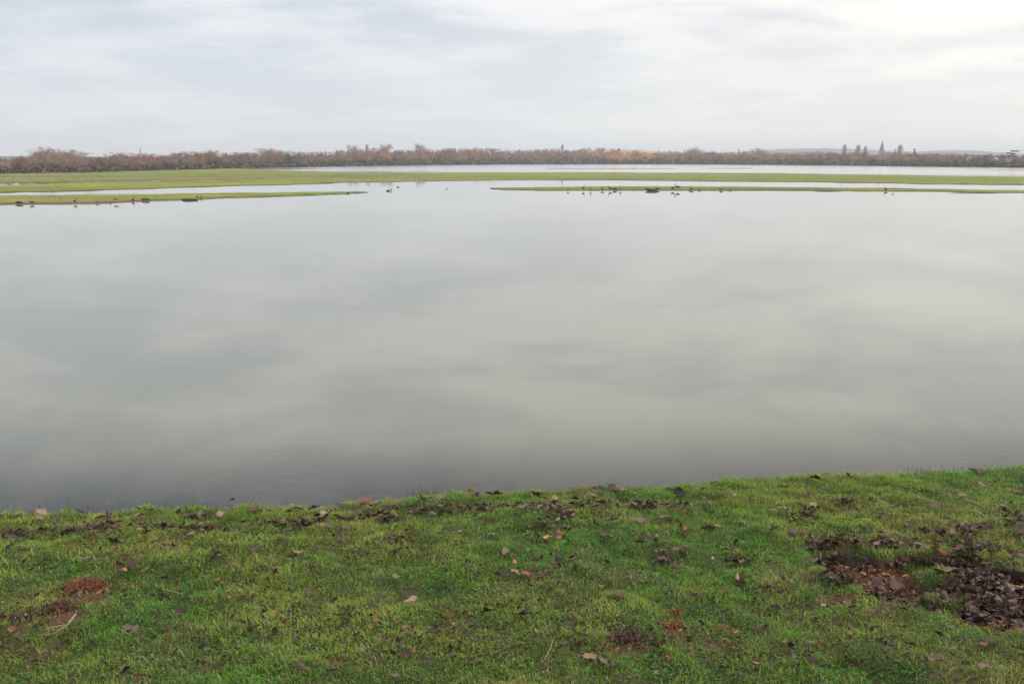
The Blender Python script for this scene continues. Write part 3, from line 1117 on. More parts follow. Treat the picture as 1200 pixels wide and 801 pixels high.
def make_trees():
    # back row first: sets the skyline
    u = -210.0
    while u < 1400:
        d0 = tree_dist(u)
        v = float(np.interp(u, TOP_U, TOP_V)) + random.uniform(-0.6, 1.8)
        dist = d0 + random.uniform(26, 60)
        px = F_PX / dist
        hpx = float(np.interp(u, TREE_U, TREE_V)) - v
        st = random.choice(['round', 'round', 'tall', 'tall', 'bush'] if u < 780 else ['round', 'bush', 'bush', 'tall'])
        place_tree(st, hue_at(u), u, v, dist, 'back', random.uniform(0.85, 1.15))
        u += hpx * random.uniform(0.30, 0.50)
    # front row: lower trees and scrub at the water
    u = -210.0
    while u < 1400:
        d0 = tree_dist(u)
        vb = float(np.interp(u, TREE_U, TREE_V))
        vt = float(np.interp(u, TOP_U, TOP_V))
        v = vt + (vb - vt) * random.uniform(0.05, 0.62)
        dist = d0 + random.uniform(5, 20)
        st = random.choice(['bush', 'bush', 'round'])
        tint = hue_at(u + random.uniform(-10, 10))
        if random.random() < 0.10: tint = 'evergreen'
        place_tree(st, tint, u, v, dist, 'front', random.uniform(0.9, 1.3))
        u += (vb - v) * random.uniform(0.55, 0.85)
    # trees the eye picks out
    sp = [('conifer', 'evergreen', 14, 190, 6, 0.8, 'dark green conifer by the brick house at the left end of the trees'),
          ('round', 'grey', 50, 172, 60, 0.9, 'tallest round bare tree near the left end of the tree line'),
          ('round', 'grey', 62, 174, 66, 0.9, 'bare tree leaning into the tallest crown near the left end'),
          ('round', 'grey', 81, 175, 62, 0.9, 'grey round-headed bare tree just right of the tallest left crowns'),
          ('conifer', 'grey', 164, 171.5, 66, 0.42, 'thin pointed tree rising like a spire above the left wood'),
          ('tall', 'grey', 317, 173, 60, 1.0, 'slim bare tree standing up where the middle wood begins'),
          ('tall', 'grey', 412, 169.5, 60, 0.9, 'tall airy bare tree left of the wood centre'),
          ('poplar', 'grey', 430, 169, 60, 1.0, 'narrow bare tree poking out above rusty crowns left of centre'),
          ('tall', 'grey', 451, 168.5, 60, 1.0, 'wide airy bare tree highest of the rusty stretch'),
          ('tall', 'grey', 493, 167.5, 60, 0.9, 'topmost thin bare tree just left of the wood centre'),
          ('poplar', 'grey', 659, 168.5, 60, 0.8, 'lone needle-thin bare tree above the wood right of centre'),
          ('round', 'evergreen', 815, 172.5, 220, 0.9, 'dark rounded evergreen above the rusty wood right of centre'),
          ('conifer', 'evergreen', 866, 173.5, 220, 0.8, 'small dark conifer top above the orange bushes'),
          ('round', 'evergreen', 888, 173.5, 220, 1.2, 'dark spreading evergreen behind the orange bushes'),
          ('poplar', 'purple', 990, 169, 230, 1.25, 'leftmost poplar of the group left of the church spire'),
          ('poplar', 'purple', 1006, 169.5, 230, 1.35, 'middle poplar of the group left of the church spire'),
          ('poplar', 'purple', 1014.5, 171, 230, 1.1, 'thin poplar nearest the church spire on its left'),
          ('conifer', 'evergreen', 1003, 175, 225, 0.8, 'dark conifer at the foot of the poplars left of the spire'),
          ('conifer', 'evergreen', 1049, 174, 225, 0.8, 'dark conifer just right of the church spire'),
          ('poplar', 'purple', 1055, 169.5, 230, 1.6, 'broad poplar just right of the church spire'),
          ('conifer', 'evergreen', 1072, 173.5, 225, 1.3, 'dark pointed conifer between the spire and the pale houses'),
          ('pine', 'evergreen', 1187, 176, 60, 1.0, 'flat-topped dark pine above the white houses at far right')]
    for st, tint, u, v, dd, wd, lab in sp:
        place_tree(st, tint, u, v, tree_dist(u) + dd, 'special', wd, special=lab)
    # labels: kind, stretch and count along the stretch
    stretch = [(-400, 125, 'at the left end'), (125, 300, 'on the left stretch'), (300, 460, 'left of middle'),
               (460, 620, 'in mid wood'), (620, 785, 'right of middle'), (785, 975, 'between ochre trees and spire'),
               (975, 1090, 'around the church spire'), (1090, 1700, 'at the right end')]
    tn = {'grey': 'grey', 'brown': 'dull brown', 'rust': 'rust-coloured', 'ochre': 'orange-ochre', 'olive': 'olive-tinged', 'purple': 'purplish', 'evergreen': 'dark green'}
    groups = {}
    for r in TREES:
        root, st, tint, u, row, special = r
        if special:
            tag(root, special, 'tree', 'trees along the far shore')
            continue
        for i, (a, b, nm) in enumerate(stretch):
            if a <= u < b: groups.setdefault((i, tint, row, root.name.split('.')[0]), []).append((u, root))
    for (i, tint, row, kind), lst in groups.items():
        lst.sort(key=lambda q: q[0])
        k = 'bush' if 'bush' in kind else 'tree'
        rw = 'taller ' if row == 'back' else 'low '
        for j, (u, root) in enumerate(lst):
            bare = '' if tint == 'evergreen' else 'bare '
            o = 'only' if len(lst) == 1 else ordw(j + 1)
            tag(root, f'{o} {rw}{tn[tint]} {bare}{k} from the left {stretch[i][2]}' if len(lst) > 1 else f'only {rw}{tn[tint]} {bare}{k} {stretch[i][2]}', k,
                'trees along the far shore' if k == 'tree' else 'bushes along the far shore')
    print('trees', len(TREES))


make_trees()


def make_undergrowth():
    """dark scrub at the foot of the wood and the wood's unseen depth"""
    V, C = [], []
    N = 56000
    u = RNG.uniform(-330, 1500, N)
    base = D(np.interp(u, TREE_U, TREE_V))
    back = RNG.random(N) < 0.45
    dist = base + np.where(back, RNG.uniform(60, 110, N), RNG.uniform(3, 22, N))
    vt = np.interp(u, TOP_U, TOP_V)
    dep = dist * CP + CAM_H * SP
    x = (u - 600) / F_PX * dep
    ztop = (HOR - vt) / F_PX * dist + CAM_H
    lump = fnoise(u, u * 0 + 2, 0.09, 3)
    lump2 = fnoise(u, u * 0 + 9, 0.22, 8)
    h = np.where(back, ztop * (0.50 + 0.26 * lump2), ztop * (0.10 + 0.20 * lump))
    z = 0.15 + np.maximum(h, 0.5) * RNG.random(N) ** 0.8
    s = dist * 0.0016 * (0.7 + 0.9 * RNG.random(N))
    p = np.stack([x, dist, z], 1)
    tri = p[:, None, :] + RNG.normal(0, 1, (N, 3, 3)) * s[:, None, None]
    tri[:, :, 2] = np.maximum(tri[:, :, 2], 0.02)
    hue = fnoise(u, z * 3, 0.05, 12)[:, None]
    cdark = np.array([0.165, 0.122, 0.105]) * (1 - hue) + np.array([0.11, 0.112, 0.075]) * hue
    cback = np.array([0.19, 0.155, 0.14]) * (1 - hue) + np.array([0.225, 0.165, 0.13]) * hue
    c = np.where(back[:, None], cback, cdark) * (0.7 + 0.6 * RNG.random((N, 1)))
    m, w = new_mat('scrub')
    att = w.add('ShaderNodeAttribute', attribute_name='tint').outputs['Color']
    finish(m, w, principled(w, att, 0.9, 0.1))
    for nm, sel in (('undergrowth', ~back), ('distant_wood', back)):
        k = int(sel.sum())
        me = mesh_arrays(nm, tri[sel].reshape(-1, 3), np.arange(k * 3), np.full(k, 3), m, np.repeat(c[sel][:, None], 3, 1).reshape(-1, 3))
        link(bpy.data.objects.new(nm, me), kind='stuff')


make_undergrowth()


# ------------------------------------------------------------------ hills
def make_hills():
    m, w = new_mat('wooded_hill')
    pos = w.add('ShaderNodeNewGeometry').outputs['Position']
    n = w.noise(w.mapping(pos, (1, 1, 3)), 0.012, 5, 0.7)
    finish(m, w, principled(w, w.mix(w.maprange(n, 0.35, 0.65), (0.035, 0.042, 0.042), (0.065, 0.07, 0.065)), 0.95, 0.05))
    for (d0, us, vs, seed) in ((2600, [-600, 300, 700, 860, 905, 950, 1000, 1060, 1090, 1115, 1150, 1180, 1250, 1500, 1900], [187, 186, 184, 179, 175.5, 174.5, 175.5, 178.5, 177, 176.5, 178.5, 180, 180, 181, 184], 5),
                               (1300, [-600, -60, 100, 600, 900, 1000, 1100, 1200, 1500, 1900], [181, 183, 184, 184, 182.5, 182.2, 182.5, 184, 184, 185], 9)):
        U = np.linspace(-600, 1900, 260)
        rows = []
        top = (HOR - np.interp(U, us, vs)) / F_PX * d0 + CAM_H
        top = top * (0.94 + 0.12 * fbm(U, U * 0, 0.12, 4, seed))
        prof = [(0, 0.0), (0.3, 0.35), (0.6, 0.75), (0.85, 0.96), (1.0, 1.0), (1.3, 0.9), (2.0, 0.0)]
        X, Y, Z = [], [], []
        for t, hh in prof:
            dd = d0 + (t - 1) * 0.18 * d0
            X.append((U - 600) / F_PX * dd)
            Y.append(np.full_like(U, dd))
            Z.append(top * hh + 0.3)
        me = grid_mesh('hills', np.array(X), np.array(Y), np.array(Z), m)
        link(bpy.data.objects.new('hills', me), kind='structure')


make_hills()

# ------------------------------------------------------------------ buildings
M_STONE = mat_simple('pale_stone', (0.30, 0.27, 0.24), (0.40, 0.36, 0.32), 1.2, 0.9, 0.1)
M_SPIRE = mat_simple('spire_stone', (0.15, 0.13, 0.13), (0.22, 0.195, 0.19), 1.2, 0.9, 0.1)
M_SLATE = mat_simple('slate', (0.10, 0.095, 0.10), (0.16, 0.15, 0.155), 2.0, 0.7, 0.2)
M_TILE = mat_simple('roof_tile', (0.24, 0.12, 0.085), (0.34, 0.18, 0.125), 2.0, 0.85, 0.1)
M_WHITE = mat_simple('white_render', (0.72, 0.71, 0.68), (0.80, 0.79, 0.76), 1.0, 0.8, 0.2, 0.1)
M_BRICK = mat_simple('red_brick', (0.30, 0.17, 0.12), (0.40, 0.24, 0.16), 2.0, 0.9, 0.1)
M_GLASS = mat_simple('window_glass', (0.03, 0.035, 0.04), (0.06, 0.065, 0.07), 2.0, 0.15, 0.6, 0.0)


def prism_roof(mb, x0, x1, y0, y1, z0, z1, over=0.3, axis='x'):
    if axis == 'x':
        ym = (y0 + y1) / 2
        a, b, c, d = (x0 - over, y0 - over, z0), (x1 + over, y0 - over, z0), (x1 + over, y1 + over, z0), (x0 - over, y1 + over, z0)
        e, f = (x0 - over, ym, z1), (x1 + over, ym, z1)
        mb.face(a, b, f, e); mb.face(c, d, e, f); mb.face(a, e, d); mb.face(b, c, f); mb.face(a, d, c, b)
    else:
        xm = (x0 + x1) / 2
        a, b, c, d = (x0 - over, y0 - over, z0), (x1 + over, y0 - over, z0), (x1 + over, y1 + over, z0), (x0 - over, y1 + over, z0)
        e, f = (xm, y0 - over, z1), (xm, y1 + over, z1)
        mb.face(a, e, f, d); mb.face(b, c, f, e); mb.face(a, b, e); mb.face(c, d, f); mb.face(a, d, c, b)


def part(name, mb, mat, parent):
    return link(bpy.data.objects.new(name, mb.mesh(name, mat)), parent)


def make_church():
    d = 760
    x, zt = above(1034.3, 163.6, d)
    _, zs = above(1034.3, 177.0, d)
    r = 1.9
    root = link(bpy.data.objects.new('church', None))
    root.location = (x, d, 0.4)
    tag(root, 'church with a tall pointed stone spire rising above the trees', 'church')
    h, s = zt - 0.4, zs - 0.4
    t = MB(); t.box(-r, r, -r, r, -0.5, s); tower = part('tower', t, M_STONE, root)
    b = MB()
    for sx in (-1, 1): b.box(sx * r * 0.45 - 0.22, sx * r * 0.45 + 0.22, -r - 0.05, -r - 0.003, s - 2.4, s - 0.7)
    part('belfry_window', b, M_GLASS, tower)
    c = MB(); c.box(-r - 0.2, r + 0.2, -r - 0.2, r + 0.2, s + 0.003, s + 0.3); part('parapet', c, M_STONE, root)
    sp = MB()
    n = 8
    ring = [(math.cos(2 * math.pi * (k + .5) / n) * r * 0.98, math.sin(2 * math.pi * (k + .5) / n) * r * 0.98, s + 0.31) for k in range(n)]
    mid = [(p[0] * 0.45, p[1] * 0.45, s + (h - s) * 0.56) for p in ring]
    for k in range(n):
        sp.face(ring[k], ring[(k + 1) % n], mid[(k + 1) % n], mid[k])
        sp.face(mid[k], mid[(k + 1) % n], (0, 0, h - 0.6))
    part('spire', sp, M_SPIRE, root)
    f = MB(); f.tube([(0, 0, h - 1.0), (0, 0, h + 0.5)], [0.08, 0.05], 5); f.box(-0.3, 0.3, -0.05, 0.05, h, h + 0.12); part('finial', f, M_SPIRE, root)
    nv = MB(); nv.box(r + 0.003, r + 13, -3, 3, -0.5, s - 4.2); part('nave', nv, M_STONE, root)
    rf = MB(); prism_roof(rf, r + 0.35, r + 13, -3, 3, s - 4.19, s - 1.2); part('roof', rf, M_SLATE, root)
    for k in range(4):
        wn = MB(); wn.box(r + 2 + k * 3, r + 3 + k * 3, -3.06, -3.003, 2.5, s - 5.0); part('window', wn, M_GLASS, root)


make_church()


def house(u, vbot, vtop, wpx, dist, wall, roof, label, axis='x', windows=2):
    x, z1 = above(u, vtop, dist)
    _, z0 = above(u, vbot, dist)
    W = wpx / F_PX * dist
    H = z1 - z0
    root = link(bpy.data.objects.new('house', None))
    root.location = (x, dist, z0 - 0.0)
    tag(root, label, 'house', 'houses among the trees')
    wh = H * 0.6
    dp = W * 0.8
    m = MB(); m.box(-W / 2, W / 2, 0, dp, -max(0.3, z0), wh); wl = part('wall', m, wall, root)
    if axis == 'y':
        m = MB(); m.face((-W / 2, -0.003, wh + .003), (W / 2, -0.003, wh + .003), (0, -0.003, H * 0.95)); m.face((-W / 2, 0.15, wh + .003), (0, 0.15, H * 0.95), (W / 2, 0.15, wh + .003))
        part('gable', m, wall, root)
    m = MB(); prism_roof(m, -W / 2, W / 2, 0 if axis == 'x' else 0.3, dp, wh + 0.01, H, W * 0.04, axis); rf = part('roof', m, roof, root)
    m = MB(); m.box(W * 0.2, W * 0.32, dp * 0.4, dp * 0.55, H * 0.7, H * 1.12); part('chimney', m, M_BRICK, rf)
    for k in range(windows):
        cx = (k + 0.5) / windows * W - W / 2
        m = MB(); m.box(cx - W * 0.07, cx + W * 0.07, -0.05, -0.003, wh * 0.5, wh * 0.85); part('window', m, M_GLASS, root)


house(-1, 202.5, 188.5, 17, tree_dist(0) + 16, M_STONE, M_TILE, 'long house with brown tiled roof cut by the left edge', windows=3)
house(1064, 191, 184.5, 8, tree_dist(1064) + 24, M_BRICK, M_TILE, 'low brick house with reddish roof right of the spire')
house(1075, 191.5, 185.0, 8, tree_dist(1075) + 24, M_BRICK, M_TILE, 'pinkish brick house beside the pointed conifer')
house(1126, 193.2, 186.8, 5, tree_dist(1126) + 24, M_BRICK, M_TILE, 'small brick house half hidden in purple scrub')
house(1137.5, 186.5, 181.5, 5, tree_dist(1137.5) + 34, M_WHITE, M_SLATE, 'small white-gabled house standing highest among dark trees', 'y', 1)
house(1167.5, 190.2, 183.5, 6, tree_dist(1167.5) + 24, M_WHITE, M_TILE, 'white gabled house left of the flat-topped pine', 'y', 1)
house(1179.5, 190.8, 184.5, 6, tree_dist(1179.5) + 24, M_WHITE, M_TILE, 'white house directly under the flat-topped pine', 'y', 1)
house(1185.5, 191, 184.8, 4.4, tree_dist(1185.5) + 24, M_WHITE, M_SLATE, 'narrow white house squeezed between two others under the pine', 'y', 1)
house(1195, 192, 186, 8, tree_dist(1195) + 24, M_BRICK, M_TILE, 'brick house with tiled roof at the right edge')

# ------------------------------------------------------------------ birds
M_BIRD = mat_simple('dark_plumage', (0.035, 0.030, 0.026), (0.08, 0.066, 0.055), 30, 0.7, 0.2)
M_BIRD_PALE = mat_simple('brown_plumage', (0.26, 0.20, 0.15), (0.46, 0.38, 0.30), 30, 0.7, 0.2)
M_GULL = mat_simple('white_plumage', (0.72, 0.72, 0.72), (0.82, 0.82, 0.80), 20, 0.6, 0.2, 0.05)
M_GULLW = mat_simple('grey_wing', (0.33, 0.35, 0.38), (0.42, 0.44, 0.46), 20, 0.6, 0.2, 0.05)
M_LEG = mat_simple('bird_leg', (0.20, 0.10, 0.05), (0.30, 0.15, 0.07), 20, 0.5, 0.3, 0.05)


def bird_meshes(pose, body_m, wing_m):
    """unit bird (body about 1 long, facing +X); returns list of (part name, mesh)"""
    z0 = 0.0 if pose == 'swim' else 0.34
    b = MB()
    P = [(-0.62, 0.13), (-0.42, 0.16), (-0.2, 0.17), (0.05, 0.16), (0.28, 0.17), (0.42, 0.22)]
    Rr = [0.03, 0.12, 0.19, 0.215, 0.17, 0.10]
    if pose == 'graze':
        neck = [(0.54, 0.12), (0.62, -0.02), (0.68, -0.18)]
    elif pose == 'alert':
        neck = [(0.47, 0.40), (0.48, 0.60), (0.50, 0.74)]
    else:
        neck = [(0.49, 0.32), (0.50, 0.44), (0.53, 0.52)]
    nr = [0.065, 0.05, 0.055]
    pts = [(x, 0, z + z0) for x, z in P + neck]
    pts = [(x * 0.92, y_, z) for x, y_, z in pts]
    b.tube(pts, Rr + nr, 8)
    hx, hz = neck[-1]
    d = (0.10, -0.06) if pose == 'graze' else (0.13, -0.01)
    b.tube([(hx - d[0] * .4, 0, hz + z0 + .02), (hx + d[0] * .3, 0, hz + z0 + .01), (hx + d[0], 0, hz + z0 + d[1])], [0.055, 0.075, 0.03], 7)
    w = MB()
    for s in (-1, 1):
        w.tube([(-0.66, s * 0.07, 0.20 + z0), (-0.3, s * 0.165, 0.20 + z0), (0.02, s * 0.19, 0.19 + z0), (0.24, s * 0.14, 0.19 + z0)], [0.012, 0.07, 0.10, 0.03], 5)
    res = [('body', b.mesh('bird_body', body_m, True)), ('wings', w.mesh('bird_wings', wing_m, True))]
    k = MB()
    k.tube([(hx + d[0] * .9, 0, hz + z0 + d[1]), (hx + d[0] * 1.8, 0, hz + z0 + d[1] * 1.6 - .01)], [0.028, 0.008], 5)
    res.append(('bill', k.mesh('bird_bill', M_LEG)))
    if pose != 'swim':
        for s in (-1, 1):
            l = MB()
            l.tube([(0.02, s * 0.08, z0 + 0.02), (0.0, s * 0.08, 0.15), (0.02, s * 0.08, 0.0)], [0.03, 0.018, 0.018], 5)
            l.tube([(0.0, s * 0.08, 0.006), (0.11, s * 0.08, 0.006)], [0.012, 0.03], 4)
            res.append(('leg', l.mesh('bird_leg', M_LEG)))
    return res


BM = {}
for pose in ('stand', 'alert', 'graze', 'swim'):
    BM[('dark', pose)] = bird_meshes(pose, M_BIRD, M_BIRD)
    BM[('brown', pose)] = bird_meshes(pose, M_BIRD_PALE, M_BIRD)
    BM[('white', pose)] = bird_meshes(pose, M_GULL, M_GULLW)


def bird(kind, pose, u, v, hpx, heading, label):
    x, y = at(u, v, 0.0)
    z = float(meadow_z(np.array([x]), np.array([y]))[0])
    z = 0.0 if pose == 'swim' else max(z, -0.04)
    x, y = at(u, v, z)
    unit = {'stand': 0.95, 'alert': 1.15, 'graze': 0.6, 'swim': 0.6}[pose]
    size = 0.84 * hpx / F_PX * y / unit
    root = link(bpy.data.objects.new('gull' if kind == 'white' else 'goose' if pose != 'swim' else 'duck', None))
    root.location = (x, y, z - (0.03 * size if pose == 'swim' else 0))
    root.rotation_euler.z = R(heading)
    root.scale = (size,) * 3
    for nm, me in BM[(kind, pose)]:
        link(bpy.data.objects.new(nm, me), root)
    tag(root, label, 'bird', {'white': 'white gulls on the meadow', 'dark': 'dark waterfowl at the water', 'brown': 'dark waterfowl at the water'}[kind])


for args in [
    ('dark', 'graze', 22, 240, 4.2, 10, 'dark bird feeding at the waterline, leftmost on the left spit'),
    ('dark', 'stand', 26, 239.3, 4.4, 150, 'hunched dark bird next to the leftmost feeding one'),
    ('dark', 'stand', 37.5, 239.2, 5.4, 200, 'dark bird on the left spit directly below the white gull'),
    ('white', 'stand', 37, 231.2, 4.6, 0, 'white gull standing on the far side of the left spit'),
    ('dark', 'stand', 58, 230.6, 2.4, 30, 'tiny dark bird behind the spit, left of a pair'),
    ('dark', 'stand', 64.5, 230.4, 2.4, 180, 'tiny dark bird behind the spit, right of a pair'),
    ('dark', 'alert', 88, 238.2, 7.0, 80, 'upright dark bird alone in the middle of the left spit'),
    ('brown', 'stand', 114, 238.0, 4.6, 60, 'brownish bird at the waterline right of the upright loner'),
    ('brown', 'alert', 129.5, 237.5, 5.0, 120, 'slim brown bird at the waterline, left of two'),
    ('brown', 'stand', 136, 236.2, 6.0, 20, 'brown bird on the spit grass, right of two slim ones'),
    ('dark', 'alert', 156, 236.8, 7.6, 95, 'tallest dark upright bird on the left spit'),
    ('dark', 'stand', 168.5, 235.8, 5.2, 0, 'dark round bird right of the tallest upright one'),
    ('dark', 'graze', 173, 236.2, 3.8, -20, 'dark feeding bird touching the round one on its right'),
    ('dark', 'stand', 231, 233.6, 5.6, 90, 'dark bird at the right tip of the mud heap'),
    ('dark', 'stand', 235.5, 233.6, 4.6, 60, 'smaller dark bird just past the mud heap'),
    ('dark', 'stand', 222, 233.8, 2.8, 160, 'low dark bird resting on the mud heap'),
    ('brown', 'stand', 391.5, 228.0, 2.8, 0, 'small brown bird near the thin tip of the left spit'),
    ('dark', 'stand', 408, 227.6, 3.6, 40, 'dark bird at the very tip of the left spit'),
    ('dark', 'swim', 455, 224.0, 3.0, 0, 'dark duck swimming alone in the open gap, left of two'),
    ('dark', 'alert', 458.6, 224.2, 4.6, 90, 'upright dark bird standing in the open gap beside the duck'),
    ('dark', 'swim', 466.5, 219.6, 1.9, 20, 'tiny duck swimming farther out in the open gap'),
    ('brown', 'swim', 523.5, 221.6, 1.7, 160, 'tiny duck swimming midway between the two spits'),
    ('brown', 'stand', 665.5, 223.2, 5.4, 75, 'leftmost bird on the right spit'),
    ('dark', 'alert', 683.5, 223.0, 7.2, 60, 'second bird from the left on the right spit, darkest and tall'),
    ('brown', 'alert', 692.2, 223.0, 6.4, 90, 'third bird from the left on the right spit, slim'),
    ('brown', 'stand', 706, 223.2, 5.6, 30, 'fourth bird from the left on the right spit'),
    ('dark', 'alert', 715, 223.0, 6.6, 200, 'fifth bird from the left on the right spit, with raised head'),
    ('dark', 'graze', 720.5, 223.8, 3.6, 0, 'sixth bird from the left on the right spit, head down'),
    ('brown', 'alert', 727, 223.1, 7.2, 70, 'seventh bird from the left on the right spit, upright'),
    ('dark', 'stand', 758, 223.6, 4.8, 20, 'dark bird at the left end of the dark heap on the right spit'),
    ('dark', 'stand', 770.5, 223.5, 5.4, 170, 'dark bird at the right end of the dark heap on the right spit'),
    ('dark', 'alert', 788.5, 222.8, 6.8, 10, 'lower of the two largest dark geese on the right spit'),
    ('dark', 'alert', 794.2, 221.6, 7.4, 170, 'higher of the two largest dark geese on the right spit'),
    ('brown', 'graze', 810, 223.6, 3.6, 180, 'tan bird feeding right of the two largest geese'),
    ('brown', 'stand', 819.5, 223.6, 4.2, 30, 'tan bird standing right of the feeding tan one'),
    ('brown', 'graze', 845, 223.8, 3.6, 20, 'left bird of the pair past the tan ones'),
    ('brown', 'stand', 855, 223.8, 3.8, 160, 'right bird of the pair past the tan ones'),
    ('dark', 'alert', 1038, 224.2, 6.8, 100, 'dark upright bird below the church spire'),
    ('brown', 'stand', 1046.5, 222.6, 3.6, 0, 'small brown bird right of the one below the spire'),
    ('white', 'stand', 393, 211.2, 3.0, 0, 'white gull on the band near its water edge, left of centre'),
    ('white', 'stand', 347, 206.2, 2.2, 0, 'distant white gull on the wet brown ground'),
    ('white', 'stand', 446, 205.8, 2.2, 180, 'white gull at the far edge of the green band, left of centre'),
    ('white', 'stand', 470, 209.2, 2.4, 0, 'left gull of the close pair on the green band'),
    ('white', 'stand', 475.5, 208.6, 3.2, 180, 'right and larger gull of the close pair on the green band'),
    ('white', 'stand', 522, 206.8, 1.9, 0, 'small white gull on the band between two gull pairs'),
    ('white', 'stand', 552, 207.6, 2.3, 0, 'left gull of the distant pair in the middle of the band'),
    ('white', 'stand', 557.5, 207.4, 2.0, 180, 'right gull of the distant pair in the middle of the band'),
    ('white', 'stand', 751.5, 206.4, 3.4, 0, 'lone white gull on the green band right of centre'),
    ('dark', 'swim', 721, 198.0, 1.3, 0, 'dark speck of a bird on the far mud bar, left one'),
    ('dark', 'swim', 742, 198.0, 1.3, 0, 'dark speck of a bird on the far mud bar, right one'),
]:
    bird(*args)


def mud_heap(u0, u1, v, hpx, label, mat):
    x0, y0 = at(u0, v, 0.05)
    x1, y1 = at(u1, v, 0.05)
    L = math.hypot(x1 - x0, y1 - y0)
    h = hpx / F_PX * y0
    b = bmesh.new()
    bmesh.ops.create_icosphere(b, subdivisions=4, radius=1)
    for vt in b.verts:
        q = vt.co.copy()
        n_ = float(fbm(np.array([q.x * L / 2 * 3.0]), np.array([q.y * 2 + q.z]), 1.5, 3, int(u0)))
        vt.co = Vector((q.x * L / 2, q.y * min(L * 0.22, 0.5), max(-0.1, q.z * h * (0.35 + 1.1 * n_)))) * (0.85 + 0.3 * n_)
    me = bpy.data.meshes.new('mud_heap')
    b.to_mesh(me); b.free()
    me.materials.append(mat)
    o = link(bpy.data.objects.new('mud_heap', me))
    o.location = ((x0 + x1) / 2, (y0 + y1) / 2, 0.03)
    o.rotation_euler.z = math.atan2(y1 - y0, x1 - x0)
    tag(o, label, 'mud heap', 'mud heaps on the spits')


M_MUD = mat_simple('dark_mud', (0.045, 0.035, 0.030), (0.10, 0.075, 0.06), 4, 0.8, 0.3, 0.8, 0.05)
mud_heap(213, 231, 233.6, 1.6, 'low dark mud heap on the edge of the left spit', M_MUD)
mud_heap(758, 770, 223.0, 1.9, 'dark rounded heap between two birds on the right spit', M_MUD)
mud_heap(1112, 1170, 225.0, 0.25, 'long dark mud edge at the right end of the right spit', M_MUD)
mud_heap(955, 985, 223.2, 0.25, 'thin dark mud edge on the right spit left of the spire', M_MUD)


# ------------------------------------------------------------------ dead leaves
def leaf_mesh(seed, mat):
    """ovate dead leaf about 1 long with midrib fold, curl, wavy edge and stalk"""
    rnd = random.Random(seed)
    nx, ny = 7, 5
    wide = rnd.uniform(0.30, 0.46)
    curlL, curlW = rnd.uniform(-0.8, 1.9), rnd.uniform(0.8, 3.6)
    if rnd.random() < 0.3: curlW = -curlW * 0.7
    twist = rnd.uniform(-1.4, 1.4)
    V, F = [], []
    ph = [rnd.uniform(0, 6) for _ in range(4)]
    for i in range(nx):
        t = i / (nx - 1)
        wdt = wide * (math.sin(math.pi * min(1, t * 0.93 + 0.03)) ** 0.75) * (1.15 - 0.45 * t)
        if i == nx - 1: wdt = 0.012
        for j in range(ny):
            s = (j / (ny - 1) - 0.5) * 2
            jag = 1 + (0.13 * math.sin(9 * t + ph[0] + s * 2) + 0.08 * rnd.uniform(-1, 1)) * (abs(s) > 0.9)
            # bend across the rib
            ang = curlW * abs(s) * (0.6 + 0.4 * math.sin(3 * t + ph[1]))
            rad = wdt * jag
            if abs(ang) > 1e-3:
                cx = rad * abs(s) * math.sin(ang) / ang
                cz = rad * abs(s) * (1 - math.cos(ang)) / ang
            else:
                cx, cz = rad * abs(s), 0
            yy = math.copysign(cx, s)
            zz = cz + 0.06 * math.sin(9 * t + 4 * s + ph[2]) * (0.3 + abs(s)) + 0.03 * rnd.uniform(-1, 1)
            a = twist * (t - 0.5)
            yy, zz = yy * math.cos(a) - zz * math.sin(a), yy * math.sin(a) + zz * math.cos(a)
            bl = curlL * (t - 0.5)
            xx = (t - 0.5)
            V.append((xx * math.cos(bl * 0.6) - zz * math.sin(bl), yy, zz * math.cos(bl) + xx * math.sin(bl) * 0.5))
    for i in range(nx - 1):
        for j in range(ny - 1):
            a = i * ny + j
            F.append((a, a + 1, a + ny + 1, a + ny))
    b = len(V)
    r0 = Vector(V[2])
    dirs = Vector((-1, rnd.uniform(-.4, .4), rnd.uniform(-.1, .5))).normalized()
    for k, q in enumerate((0, 0.15, 0.34)):
        c = r0 + dirs * q + Vector((0, 0, 0.05 * q))
        for an in range(3):
            V.append(tuple(c + Vector((0, math.cos(an * 2.1), math.sin(an * 2.1))) * 0.012))
    for k in range(2):
        for an in range(3):
            p, q = b + k * 3 + an, b + k * 3 + (an + 1) % 3
            F.append((p, q, q + 3, p + 3))
    me = bpy.data.meshes.new('dead_leaf')
    me.from_pydata(V, [], F)
    me.materials.append(mat)
    me.polygons.foreach_set('use_smooth', [True] * len(me.polygons))
    me.update()
    return me


LEAF_MESH = [leaf_mesh(200 + k, LEAF['grey_brown']) for k in range(14)]
LEAVES = []


